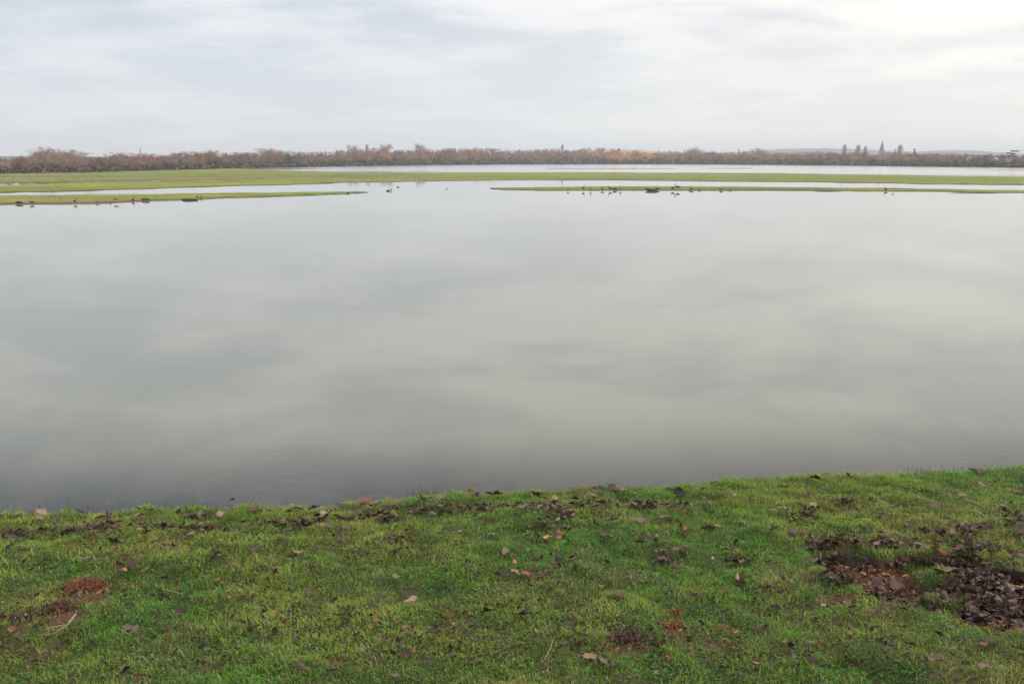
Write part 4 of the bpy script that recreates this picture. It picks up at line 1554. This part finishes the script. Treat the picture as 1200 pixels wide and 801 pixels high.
def leaf(u, v, wpx, tint, zone, tilt=0.15, zup=None, rot=None, floor=False):
    z = 0.2
    for _ in range(5):
        x, y = at(u, v, z)
        zg = float(bank_z(np.array([x]), np.array([y]))[0])
        z = max(zg, 0.0)
    dist = math.hypot(y, CAM_H - z)
    L = wpx / F_PX * dist * (0.86 if tint in ('tan', 'rust') and zone != 'hollow' else 1.0) * (1.02 if zone != 'hollow' else 1.12)
    me = random.choice(LEAF_MESH)
    o = bpy.data.objects.new('dead_leaf', me)
    link(o)
    up = (0.022 + 0.012 * random.random()) if zup is None else zup
    o.location = (x, y, z + up)
    o.rotation_euler = (random.gauss(0, tilt), random.gauss(0, tilt), random.random() * 6.28 if rot is None else rot)
    if floor: o.rotation_euler.x, o.rotation_euler.y = random.gauss(0, 0.05), random.gauss(0, 0.05)
    o.scale = (L, L * random.uniform(0.75, 1.1), L * random.uniform(0.55, 0.95))
    if floor: o.scale.z *= 0.2
    o.material_slots[0].link = 'OBJECT'
    o.material_slots[0].material = LEAF[tint]
    LEAVES.append((o, tint, zone, u, v))
    return o


random.seed(321)
G, T_, K, U_, Mv, Y_ = 'grey_brown', 'tan', 'dark', 'rust', 'mauve', 'yellow'
# leaves one can pick out, read off the photograph: u, v, width in px, colour
PICK = [(3, 606, 11, T_), (24, 606, 10, K), (20, 607, 9, G), (37, 606, 11, Mv), (50, 604, 17, T_), (47, 613, 15, G), (67, 619, 9, Y_), (79, 609, 9, G), (77, 625, 13, Mv), (94, 606, 9, Mv), (102, 605, 9, T_),
        (120, 601, 8, U_), (118, 611, 11, Mv), (128, 609, 14, G), (126, 606, 10, K), (143, 609, 7, K), (155, 605, 10, G), (161, 607, 10, T_), (166, 609, 11, K), (163, 600, 9, K), (187, 600, 9, U_), (196, 605, 10, G), (178, 603, 8, K),
        (210, 607, 12, K), (218, 609, 12, Mv), (226, 608, 12, K), (233, 606, 12, G), (243, 607, 10, K), (258, 607, 13, T_), (270, 605, 12, G), (298, 603, 16, Mv), (310, 602, 13, G), (272, 590, 7, K),
        (163, 626, 13, T_), (172, 630, 12, Mv), (12, 645, 10, K), (86, 646, 10, U_), (133, 640, 18, K), (195, 640, 10, T_), (182, 637, 8, G), (224, 630, 12, T_), (223, 633, 9, Mv), (244, 621, 9, K), (258, 639, 7, T_),
        (102, 659, 13, T_), (133, 658, 14, G), (148, 656, 10, K), (56, 662, 9, K), (60, 671, 11, K), (140, 668, 16, Mv), (155, 668, 14, Mv), (170, 673, 12, G), (145, 676, 11, Y_), (298, 650, 14, Mv), (276, 668, 9, U_),
        (36, 674, 8, K), (262, 674, 8, G), (240, 682, 11, G), (255, 684, 8, U_), (350, 600, 9, K), (338, 604, 9, K), (368, 600, 12, K), (380, 604, 14, T_), (398, 597, 12, G), (425, 596, 14, Mv), (430, 590, 15, U_), (440, 597, 13, Mv),
        (463, 597, 14, Mv), (400, 611, 10, K), (410, 612, 9, K), (485, 594, 14, K), (491, 584, 9, Mv), (499, 588, 14, Mv), (515, 586, 13, G), (520, 595, 14, K), (483, 609, 11, T_), (463, 607, 15, G), (338, 623, 10, Mv), (396, 629, 17, Mv),
        (458, 636, 16, G), (461, 634, 11, Mv), (466, 651, 14, K), (396, 643, 13, G), (350, 653, 13, T_), (538, 626, 8, T_), (542, 603, 11, T_), (547, 600, 9, U_), (557, 585, 12, K), (566, 586, 11, G), (573, 583, 10, K), (582, 584, 14, Mv),
        (592, 619, 9, G), (576, 630, 10, G), (580, 639, 10, K), (534, 641, 8, G), (547, 664, 9, K), (548, 673, 12, T_), (560, 680, 11, G), (583, 679, 9, K), (465, 681, 13, T_), (366, 670, 9, K), (322, 676, 9, K), (592, 653, 13, G),
        (612, 599, 13, G), (630, 583, 15, Mv), (637, 588, 15, G), (650, 587, 14, T_), (645, 598, 18, T_), (655, 600, 12, G), (672, 578, 12, Mv), (678, 580, 12, G), (693, 584, 16, T_), (702, 579, 15, Mv), (719, 577, 15, Mv), (723, 581, 13, U_), (731, 579, 12, T_), (743, 581, 9, T_),
        (732, 588, 9, K), (731, 595, 12, G), (670, 604, 9, T_), (697, 599, 15, G), (635, 618, 13, K), (638, 622, 12, K), (653, 614, 12, T_), (658, 628, 15, U_), (642, 635, 12, Y_), (655, 635, 12, U_), (620, 622, 13, Mv), (686, 614, 8, K), (697, 618, 12, K), (718, 616, 15, G), (747, 614, 19, T_),
        (780, 612, 14, G), (785, 612, 9, T_), (790, 580, 20, K), (797, 583, 16, K), (760, 632, 10, G), (771, 635, 13, T_), (748, 641, 15, Mv), (705, 629, 13, Mv), (713, 634, 14, G), (777, 651, 12, T_), (791, 649, 14, Mv), (777, 661, 13, Mv), (776, 665, 12, K), (793, 670, 14, Mv),
        (798, 623, 10, K), (803, 625, 9, U_), (830, 624, 14, K), (842, 622, 9, Y_), (825, 591, 14, T_), (828, 597, 15, Mv), (836, 571, 6, K), (823, 579, 9, G), (845, 580, 11, G), (860, 586, 12, T_), (880, 586, 8, U_), (835, 661, 12, T_), (862, 660, 12, Mv), (868, 662, 11, U_), (864, 651, 9, T_),
        (656, 664, 15, K), (675, 667, 16, K), (672, 658, 11, Mv), (630, 658, 12, G), (605, 677, 15, T_), (618, 676, 15, U_), (850, 647, 13, G), (862, 642, 12, K), (603, 663, 8, Y_), (689, 648, 9, G),
        (752, 686, 14, T_), (706, 692, 12, T_), (714, 685, 13, Mv), (655, 690, 15, G), (657, 710, 8, U_), (614, 727, 15, K), (658, 760, 12, Mv), (692, 778, 18, T_), (705, 782, 14, G), (767, 794, 11, T_), (864, 683, 15, T_), (870, 685, 11, K), (868, 796, 13, Mv), (725, 703, 15, Mv), (780, 701, 8, K), (812, 702, 10, K), (724, 768, 8, U_),
        (482, 709, 17, T_), (472, 699, 14, Mv), (464, 708, 9, U_), (528, 728, 15, U_), (570, 725, 12, K), (326, 725, 12, U_), (362, 697, 11, G), (356, 789, 17, Mv), (388, 795, 10, K), (508, 749, 15, K), (550, 779, 11, Mv), (463, 798, 13, T_), (150, 741, 15, G), (158, 745, 14, T_), (148, 792, 13, K), (210, 723, 14, Mv),
        (193, 683, 9, K), (17, 738, 13, K), (25, 724, 16, Mv), (38, 720, 13, Mv), (285, 738, 12, G), (292, 733, 10, K), (205, 748, 9, G), (405, 727, 10, K), (475, 740, 9, T_), (417, 750, 9, K), (440, 733, 8, U_), (540, 760, 8, K),
        # upper right bank
        (906, 601, 8, T_), (918, 576, 11, K), (948, 582, 17, T_), (955, 565, 13, K), (993, 559, 7, K), (917, 599, 12, T_), (937, 597, 13, U_), (943, 602, 14, Mv), (945, 606, 10, T_), (952, 598, 13, T_), (988, 589, 16, Mv), (992, 592, 12, K), (1005, 575, 11, T_), (1030, 561, 12, Mv), (1062, 576, 6, K), (1055, 601, 9, T_),
        (1032, 606, 9, K), (1053, 602, 8, U_), (1095, 596, 18, Mv), (1108, 602, 16, Mv), (1142, 556, 13, K), (1147, 558, 12, Mv), (1150, 571, 14, T_), (1162, 570, 11, U_), (1175, 598, 9, T_), (1175, 602, 8, K), (1192, 580, 13, Mv), (1193, 612, 14, Mv), (1196, 620, 16, G), (1195, 627, 16, Mv), (930, 627, 14, Mv),
        (906, 626, 14, K), (925, 637, 8, T_), (1064, 620, 12, G), (1100, 629, 15, Mv), (1113, 628, 14, T_), (1132, 620, 20, G), (1140, 622, 16, Mv), (1148, 619, 14, G), (1088, 582, 9, K), (1126, 585, 13, T_),
        (966, 716, 15, T_), (1020, 722, 15, Mv), (1030, 723, 14, G), (1058, 720, 10, K), (958, 762, 12, U_), (950, 760, 9, G), (1030, 757, 9, K), (1067, 762, 15, Mv), (1123, 755, 12, T_), (1117, 767, 12, T_), (1152, 763, 13, U_), (1193, 768, 14, G), (1092, 781, 16, G), (1130, 786, 10, K), (1035, 788, 14, K), (1155, 790, 15, G), (951, 781, 12, K), (910, 720, 12, K), (918, 683, 10, K), (1113, 740, 11, G), (1100, 752, 12, K), (1160, 757, 14, Mv)]
for (u, v, wpx, t) in PICK:
    zone = 'shore' if v < float(np.interp(u, SH_U, SH_V)) + 22 else 'bank'
    leaf(u, v, wpx * 1.15, t, zone)

# the hollow: bigger leaves one by one
HOLP = [(981, 671, 15, Mv), (1168, 741, 26, G), (1156, 741, 16, K), (1103, 712, 17, Mv), (1186, 694, 26, T_), (1145, 695, 24, Mv), (1138, 698, 22, G), (1106, 684, 22, T_), (1112, 678, 20, Mv), (1050, 689, 24, Mv), (1057, 686, 20, G),
        (1010, 669, 18, Mv), (1020, 672, 18, G), (1178, 706, 22, G), (1172, 714, 22, Mv), (1185, 716, 22, K), (1170, 684, 20, G), (1163, 680, 18, T_), (1146, 663, 20, G), (1150, 668, 18, Mv), (1120, 686, 20, Mv), (1132, 704, 20, Mv), (1195, 700, 24, Mv), (1190, 684, 20, K), (1152, 712, 22, Mv),
        (1160, 704, 20, G), (1137, 712, 18, Mv), (1125, 700, 18, K), (1040, 700, 15, Mv), (1025, 682, 16, Mv), (1080, 640, 15, G), (1082, 642, 12, G), (1095, 645, 15, T_), (1103, 647, 13, U_), (1127, 652, 15, Mv), (1135, 648, 14, G), (1048, 635, 11, T_), (1033, 638, 16, K), (1027, 642, 14, Mv), (1041, 640, 15, G), (1050, 642, 14, Mv),
        (966, 638, 18, G), (975, 642, 15, Mv), (955, 645, 14, G), (970, 634, 14, Mv), (985, 636, 14, Mv), (953, 635, 9, T_), (1197, 672, 20, K), (1180, 668, 18, Mv), (1172, 674, 16, G)]
for (u, v, wpx, t) in HOLP:
    leaf(u, v, wpx * 1.1, t, 'hollow', 0.30, 0.012)
for (u, v, wpx, t) in ((128, 588, 16, G), (234, 578, 10, G), (236, 584, 13, G), (276, 577, 10, G), (270, 591, 9, K)):
    leaf(u, v, wpx, t, 'water', 0.0, -0.001, floor=True)

zn = {'shore': 'in the shoreline litter', 'bank': 'scattered on the grass bank', 'hollow': 'in the muddy hollow', 'water': 'in the shallow water'}
tn = {G: 'grey-brown', T_: 'pale tan', K: 'nearly black', U_: 'rust-red', Mv: 'mauve-brown', Y_: 'yellow-brown'}
lg = {}
for o, t, z, u, v in LEAVES:
    sec = 0 if u < 300 else 1 if u < 600 else 2 if u < 900 else 3
    dep = ''
    if z == 'bank': dep = 'upper ' if v < 640 else 'middle ' if v < 700 else 'lower '
    lg.setdefault((z, t, sec, dep), []).append((u, o))
sn = ['far left', 'left of centre', 'right of centre', 'far right']
for (z, t, sec, dep), lst in lg.items():
    lst.sort(key=lambda q: q[0])
    for j, (u, o) in enumerate(lst):
        pre = 'only ' if len(lst) == 1 else ordw(j + 1) + ' '
        suf = '' if len(lst) == 1 else ' from the left'
        place = f'on the {dep}grass bank' if z == 'bank' else zn[z]
        where = f', {sn[sec]}'
        tag(o, f'{pre}{tn[t]} dead leaf{suf} {place}{where}', 'leaf', 'dead leaves ' + zn[z])
print('leaves', len(LEAVES))


def make_leaf_litter():
    """smaller rotted leaf pieces massed in the hollow and in the drift line"""
    V, F, C = [], [], []
    rnd = random.Random(5)
    pal = [(0.080, 0.045, 0.036), (0.14, 0.088, 0.068), (0.045, 0.024, 0.020), (0.030, 0.017, 0.014), (0.15, 0.092, 0.070), (0.070, 0.036, 0.030), (0.21, 0.14, 0.11)]
    orange = [(0.30, 0.14, 0.05), (0.20, 0.085, 0.038), (0.38, 0.22, 0.09), (0.13, 0.058, 0.034)]
    shapes = []
    for k in range(8):
        me = LEAF_MESH[k]
        vs = [v.co.copy() for v in me.vertices][:35]
        fs = [tuple(p.vertices) for p in me.polygons if max(p.vertices) < 35]
        shapes.append((vs, fs))
    def put(x, y, L, tone, up=0.006, tilt=0.35):
        vs, fs = rnd.choice(shapes)
        z = float(bank_z(np.array([x]), np.array([y]))[0])
        q = Matrix.Translation((x, y, z + up)) @ Matrix.Rotation(rnd.random() * 6.28, 4, 'Z') @ Matrix.Rotation(rnd.gauss(0, tilt), 4, 'X') @ Matrix.Rotation(rnd.gauss(0, tilt), 4, 'Y') @ Matrix.Scale(L, 4)
        b = len(V)
        k = 0.7 + 0.6 * rnd.random()
        for v in vs:
            V.append(tuple(q @ v))
            C.append((tone[0] * k, tone[1] * k, tone[2] * k))
        for f in fs: F.append(tuple(b + i for i in f))
    cnt = 0
    (x0, y0), (x1, y1) = HOL.min(0), HOL.max(0)
    ccx, ccy = at(1035, 661, 0.24)
    N = 2600
    xs, ys = np.array([rnd.uniform(x0, x1) for _ in range(N)]), np.array([rnd.uniform(y0, y1) for _ in range(N)])
    hm, _ = bare_mask(xs, ys)
    chm = np.hypot((xs - ccx) / 0.34, (ys - ccy) / 0.17)
    for x, y, h, c in zip(xs, ys, hm, chm):
        if h < 0.3 + 0.3 * rnd.random(): continue
        if c < 1.0 + rnd.gauss(0, 0.2):
            put(x, y, rnd.uniform(0.012, 0.032), rnd.choice(orange + orange + pal[:2]))
        else:
            if rnd.random() < 0.35: continue
            put(x, y, rnd.uniform(0.03, 0.062), rnd.choice(pal), rnd.uniform(0.004, 0.022))
        cnt += 1
    for (uu, vv, rr) in ((1172, 730, 0.05), (1165, 733, 0.05)):
        cx, cy = at(uu, vv, 0.24)
        for _ in range(60): put(cx + rnd.gauss(0, rr), cy + rnd.gauss(0, rr * 0.5), rnd.uniform(0.012, 0.03), rnd.choice([(0.30, 0.09, 0.03), (0.24, 0.07, 0.03)]), 0.012)
    for (uu, vv, ru, rv, n_) in ((1150, 652, 45, 9, 60), (1110, 630, 40, 9, 60), (960, 636, 22, 7, 26), (1185, 610, 12, 14, 24), (985, 690, 30, 8, 40), (1000, 640, 60, 6, 60), (1100, 712, 50, 8, 50),
                                 (640, 586, 30, 6, 46), (655, 596, 18, 6, 24), (700, 582, 34, 5, 44), (790, 584, 14, 4, 20), (945, 601, 16, 6, 30), (500, 588, 26, 5, 40), (575, 584, 24, 4, 34), (640, 620, 30, 12, 26),
                                 (780, 655, 20, 14, 24), (865, 660, 16, 6, 18), (230, 607, 26, 4, 32), (120, 608, 30, 4, 22), (60, 608, 24, 4, 16), (310, 603, 20, 4, 30), (430, 596, 18, 5, 34)):
        for _ in range(n_):
            u, v = rnd.gauss(uu, ru * 0.6), rnd.gauss(vv, rv * 0.6)
            x, y = at(u, v, 0.2)
            if float(shore_y(np.array([x]))[0]) - y < 0.01: continue
            put(x, y, rnd.uniform(0.018, 0.048), rnd.choice(pal + pal + [(0.2, 0.12, 0.085)]), rnd.uniform(0.016, 0.03), 0.3)
    # drift line and scattered crumbs on the turf
    for _ in range(4300):
        u = rnd.uniform(-40, 1240)
        k = rnd.random()
        sv = float(np.interp(u, SH_U, SH_V))
        if k < 0.17 and u < 770:
            v = sv + abs(rnd.gauss(0, 5)) + 2
            if float(fnoise(np.array([u]), np.array([1.0]), 0.03, 3)[0]) < 0.42: continue
            L = rnd.uniform(0.02, 0.05)
        else:
            v = rnd.uniform(sv + 8, 800)
            L = rnd.uniform(0.008, 0.026) * (1.5 if rnd.random() < 0.1 else 1)
            if float(fnoise(np.array([u]), np.array([v * 2.0]), 0.02, 8)[0]) < 0.3 + 0.2 * rnd.random(): continue
        x, y = at(u, v, 0.2)
        if float(shore_y(np.array([x]))[0]) - y < 0.0: continue
        put(x, y, L, rnd.choice(pal + [(0.30, 0.14, 0.07)]), rnd.uniform(0.014, 0.030))
    me = bpy.data.meshes.new('leaf_litter')
    me.from_pydata(V, [], F)
    a = me.color_attributes.new('tint', 'FLOAT_COLOR', 'POINT')
    a.data.foreach_set('color', np.concatenate([np.array(C, np.float32), np.ones((len(C), 1), np.float32)], 1).ravel())
    me.polygons.foreach_set('use_smooth', [True] * len(me.polygons))
    me.materials.append(mat_blade('rotting_leaves', 0.05, 0.08))
    me.update()
    link(bpy.data.objects.new('leaf_litter', me), kind='stuff')


make_leaf_litter()


# ------------------------------------------------------------------ clumps, twigs, straw, weeds
def ground_at(u, v):
    z = 0.2
    for _ in range(5):
        x, y = at(u, v, z)
        z = max(0.0, float(bank_z(np.array([x]), np.array([y]))[0]))
    return x, y, z


def brown_clump(u, v, wpx, hpx, c1, c2, label, seed, fib=420):
    x, y, z = ground_at(u, v)
    s = wpx / F_PX * math.hypot(y, CAM_H) / 2
    h = hpx / F_PX * math.hypot(y, CAM_H) * 0.9
    rnd = random.Random(seed)
    root = link(bpy.data.objects.new('brown_clump', None))
    root.location = (x, y, z)
    tag(root, label, 'clump', 'brown clumps in the grass')
    b = bmesh.new()
    bmesh.ops.create_icosphere(b, subdivisions=5, radius=1)
    for vt in b.verts:
        q = vt.co.copy()
        n_ = float(fbm(np.array([q.x * 2.2 + seed]), np.array([q.y * 2.2 + q.z]), 1.6, 5, seed, 0.65))
        k = 0.62 + 0.75 * n_
        vt.co = Vector((q.x * s * k * 0.9, q.y * s * 0.7 * k, max(-0.01, q.z * h * k * 0.75 * (0.5 + n_))))
    me = bpy.data.meshes.new('clump_core')
    b.to_mesh(me); b.free()
    mt = mat_simple('clump_soil', c1, c2, 60, 0.9, 0.15, 1.0, 0.01)
    me.materials.append(mt)
    for p in me.polygons: p.use_smooth = True
    link(bpy.data.objects.new('core', me), root)
    m = MB()
    for _ in range(fib * 3):
        a, r = rnd.random() * 6.28, math.sqrt(rnd.random()) * rnd.uniform(0.9, 1.35)
        o = Vector((math.cos(a) * r * s * 0.95, math.sin(a) * r * s * 0.75, h * 0.7 * max(0.1, 1 - r * r) * rnd.uniform(0.5, 1.2)))
        d = Vector((rnd.gauss(0, 1), rnd.gauss(0, 1), rnd.gauss(0.4, 0.5))).normalized()
        L = rnd.uniform(0.008, 0.022)
        w_ = d.cross(Vector((rnd.gauss(0, 1), rnd.gauss(0, 1), rnd.gauss(0, 1)))).normalized() * rnd.uniform(0.0008, 0.0022)
        e = o + d * L
        mm = o.lerp(e, 0.5) + Vector((rnd.gauss(0, .002), rnd.gauss(0, .002), 0.002))
        m.face(o - w_, o + w_, mm + w_, mm - w_)
        m.face(mm - w_, mm + w_, e)
    f = link(bpy.data.objects.new('dead_fibres', m.mesh('dead_fibres', mat_simple('clump_fibre', tuple(q * 1.3 for q in c1), tuple(q * 2.0 for q in c2), 80, 0.8, 0.2, 0.2))), root)
    f['kind'] = 'stuff'


brown_clump(99, 691, 60, 11, (0.10, 0.038, 0.022), (0.20, 0.085, 0.042), 'largest reddish brown crumbly clump in the grass at far left', 1, 700)
brown_clump(70, 713, 34, 9, (0.075, 0.034, 0.024), (0.15, 0.075, 0.045), 'smaller brown clump just below the large reddish one', 2)
brown_clump(737, 748, 40, 7, (0.050, 0.028, 0.024), (0.11, 0.06, 0.042), 'dark brown matted clump at the bottom right of centre', 3, 500)
brown_clump(790, 735, 26, 7, (0.13, 0.055, 0.030), (0.22, 0.10, 0.05), 'orange-brown matted clump right of the dark brown one', 4)
brown_clump(790, 720, 18, 5, (0.14, 0.06, 0.032), (0.22, 0.105, 0.05), 'small orange-brown tuft above the matted clumps', 5, 220)
brown_clump(1172, 733, 30, 6, (0.13, 0.045, 0.022), (0.24, 0.09, 0.04), 'bright rusty clump at the lower edge of the leaf hollow', 6, 300)
brown_clump(845, 738, 22, 4, (0.16, 0.085, 0.045), (0.24, 0.14, 0.075), 'faint tan mat of dead grass right of the clumps', 7, 240)
brown_clump(552, 577, 10, 9, (0.20, 0.10, 0.05), (0.34, 0.19, 0.09), 'upright orange-brown tuft on the shore left of centre', 8, 240)


def twig(pts, r, label, mat, forks=()):
    P = []
    for u, v, dz in pts:
        x, y, z = ground_at(u, v)
        P.append(Vector((x, y, z + 0.022 + dz)))
    o = P[0].copy()
    m = MB()
    Q = [p - o for p in P]
    m.tube(Q, [r * (1 - 0.6 * k / len(Q)) for k in range(len(Q))], 6)
    ob = bpy.data.objects.new('twig' if mat is M_TWIG else 'straw', m.mesh('twig', mat, True))
    ob.location = o
    link(ob)
    tag(ob, label, 'twig' if mat is M_TWIG else 'straw')
    for k, du, dv in forks:
        b = MB()
        x, y, z = ground_at(pts[k][0] + du, pts[k][1] + dv)
        e = Vector((x, y, z + 0.035)) - o
        b.tube([Q[k], Q[k].lerp(e, 0.5) + Vector((0, 0, 0.003)), e], [r * 0.6, r * 0.5, r * 0.25], 5)
        link(bpy.data.objects.new('side_shoot', b.mesh('side_shoot', mat, True)), ob)


twig([(366, 646, .004), (385, 649, .008), (410, 651, .006), (435, 651, .009), (462, 653, .006), (478, 652, .01)], 0.0035, 'long thin brown twig lying level in the grass left of centre', M_TWIG, ((1, 8, -6), (4, -6, 9)))
twig([(368, 673, 0), (385, 677, .004), (402, 681, 0)], 0.0025, 'short dark twig below the long one', M_TWIG)
twig([(90, 729, .015), (80, 739, .006), (65, 748, 0), (54, 750, 0)], 0.0032, 'bent yellow straw at the lower left, thickest of three', M_STRAW)
twig([(47, 747, .006), (62, 743, .008), (78, 738, .002)], 0.0025, 'thin straw crossing the bent yellow one', M_STRAW)
twig([(190, 697, .006), (200, 699, .008), (211, 701, .002)], 0.0025, 'orange straw in the grass right of the reddish clump', M_STRAW)
twig([(1128, 590, .006), (1140, 594, .01), (1155, 599, .004)], 0.003, 'pale straw stalk near the upper right of the bank', M_STRAW)
twig([(636, 785, .01), (645, 770, .016), (649, 755, .008)], 0.0016, 'fine bent straw at the bottom centre', M_STRAW)


def weed(u, v, hpx, n, wide, c, label, name='weed', leafy=False, seed=0):
    rg = np.random.default_rng(seed + 50)
    x, y, z = ground_at(u, v)
    h = hpx / F_PX * math.hypot(y, CAM_H)
    wd = wide / F_PX * y
    px = rg.normal(0, wd * 0.4, n)
    py = rg.normal(0, wd * 0.25, n)
    L = h * (0.5 + 0.7 * rg.random(n))
    W = (0.006 if leafy else 0.0022) * (0.7 + 0.6 * rg.random(n))
    cols = np.array(c)[None] * (0.7 + 0.6 * rg.random((n, 1)))
    me = blades('weed', px, py, np.full(n, -0.01), L, W, rg.random(n) * 6.28, np.abs(rg.normal(0.15 if not leafy else 0.5, 0.15, n)), rg.normal(0.25 if not leafy else 0.7, 0.15, n), cols)
    o = bpy.data.objects.new(name, me)
    o.location = (x, y, z)
    link(o)
    tag(o, label, 'plant', 'plants at the waterline')


weed(225, 596, 13, 26, 14, (0.10, 0.20, 0.05), 'bright green leafy weed sticking up at the waterline, far left', leafy=True, seed=1)
weed(257, 598, 11, 22, 14, (0.13, 0.20, 0.05), 'second leafy weed right of the bright one, far left', leafy=True, seed=2)
weed(293, 599, 12, 40, 26, (0.17, 0.22, 0.05), 'yellow-green grass tuft at the waterline, far left', 'grass_tuft', seed=3)
weed(244, 600, 8, 50, 34, (0.16, 0.21, 0.05), 'low mossy tuft between the two leafy weeds', 'grass_tuft', seed=14)
weed(197, 594, 9, 7, 10, (0.10, 0.14, 0.06), 'few thin stems left of the leafy weeds', 'reed', seed=4)
weed(20, 596, 10, 12, 40, (0.10, 0.13, 0.06), 'sparse thin stems in the water at the left edge', 'reed', seed=5)
weed(62, 596, 9, 9, 40, (0.10, 0.13, 0.06), 'second patch of thin stems in the water at left', 'reed', seed=6)
weed(102, 594, 9, 5, 12, (0.10, 0.13, 0.06), 'last few thin stems before the shore litter', 'reed', seed=7)
weed(338, 588, 11, 5, 8, (0.10, 0.14, 0.06), 'thin stalks in the water left of the twig', 'reed', seed=8)
weed(395, 594, 8, 30, 16, (0.20, 0.20, 0.06), 'small yellowish tuft on the shore above the twig', 'grass_tuft', seed=9)
weed(498, 578, 9, 60, 28, (0.10, 0.18, 0.045), 'dark green tuft on the shore left of centre', 'grass_tuft', seed=10)
weed(1078, 556, 14, 16, 10, (0.07, 0.10, 0.045), 'thin dark reeds standing at the waterline, right', 'reed', seed=11)
weed(1100, 555, 8, 60, 40, (0.08, 0.14, 0.04), 'dark low tuft right of the thin reeds', 'grass_tuft', seed=12)
weed(1180, 548, 8, 14, 40, (0.08, 0.12, 0.045), 'thin stems at the waterline by the right edge', 'reed', seed=13)
weed(1150, 549, 8, 70, 60, (0.08, 0.14, 0.04), 'broad dark tuft on the shore near the right edge', 'grass_tuft', seed=15)
weed(740, 574, 7, 40, 40, (0.13, 0.20, 0.05), 'fringe of green grass on the shore right of centre', 'grass_tuft', seed=16)
weed(880, 562, 8, 60, 50, (0.12, 0.19, 0.045), 'tuft where the shore steps up, right of centre', 'grass_tuft', seed=17)

weed(1093, 664, 11, 500, 46, (0.09, 0.19, 0.04), 'green grass tuft growing in the middle of the leaf hollow', 'grass_tuft', seed=21)
weed(1104, 704, 11, 380, 36, (0.13, 0.23, 0.045), 'green grass tuft at the lower edge of the leaf hollow', 'grass_tuft', seed=22)


# ------------------------------------------------------------------ haze
def make_haze():
    m, w = new_mat('winter_haze')
    pv = w.add('ShaderNodeVolumePrincipled')
    pv.inputs['Color'].default_value = (0.93, 0.96, 1.0, 1)
    pv.inputs['Density'].default_value = 0.00042
    o = w.add('ShaderNodeOutputMaterial')
    w.l.new(pv.outputs[0], o.inputs['Volume'])
    b = MB()
    b.box(-8200, 8200, -60, 4400, -2.2, 48)
    ob = link(bpy.data.objects.new('haze', b.mesh('haze', m)), kind='stuff')


make_haze()
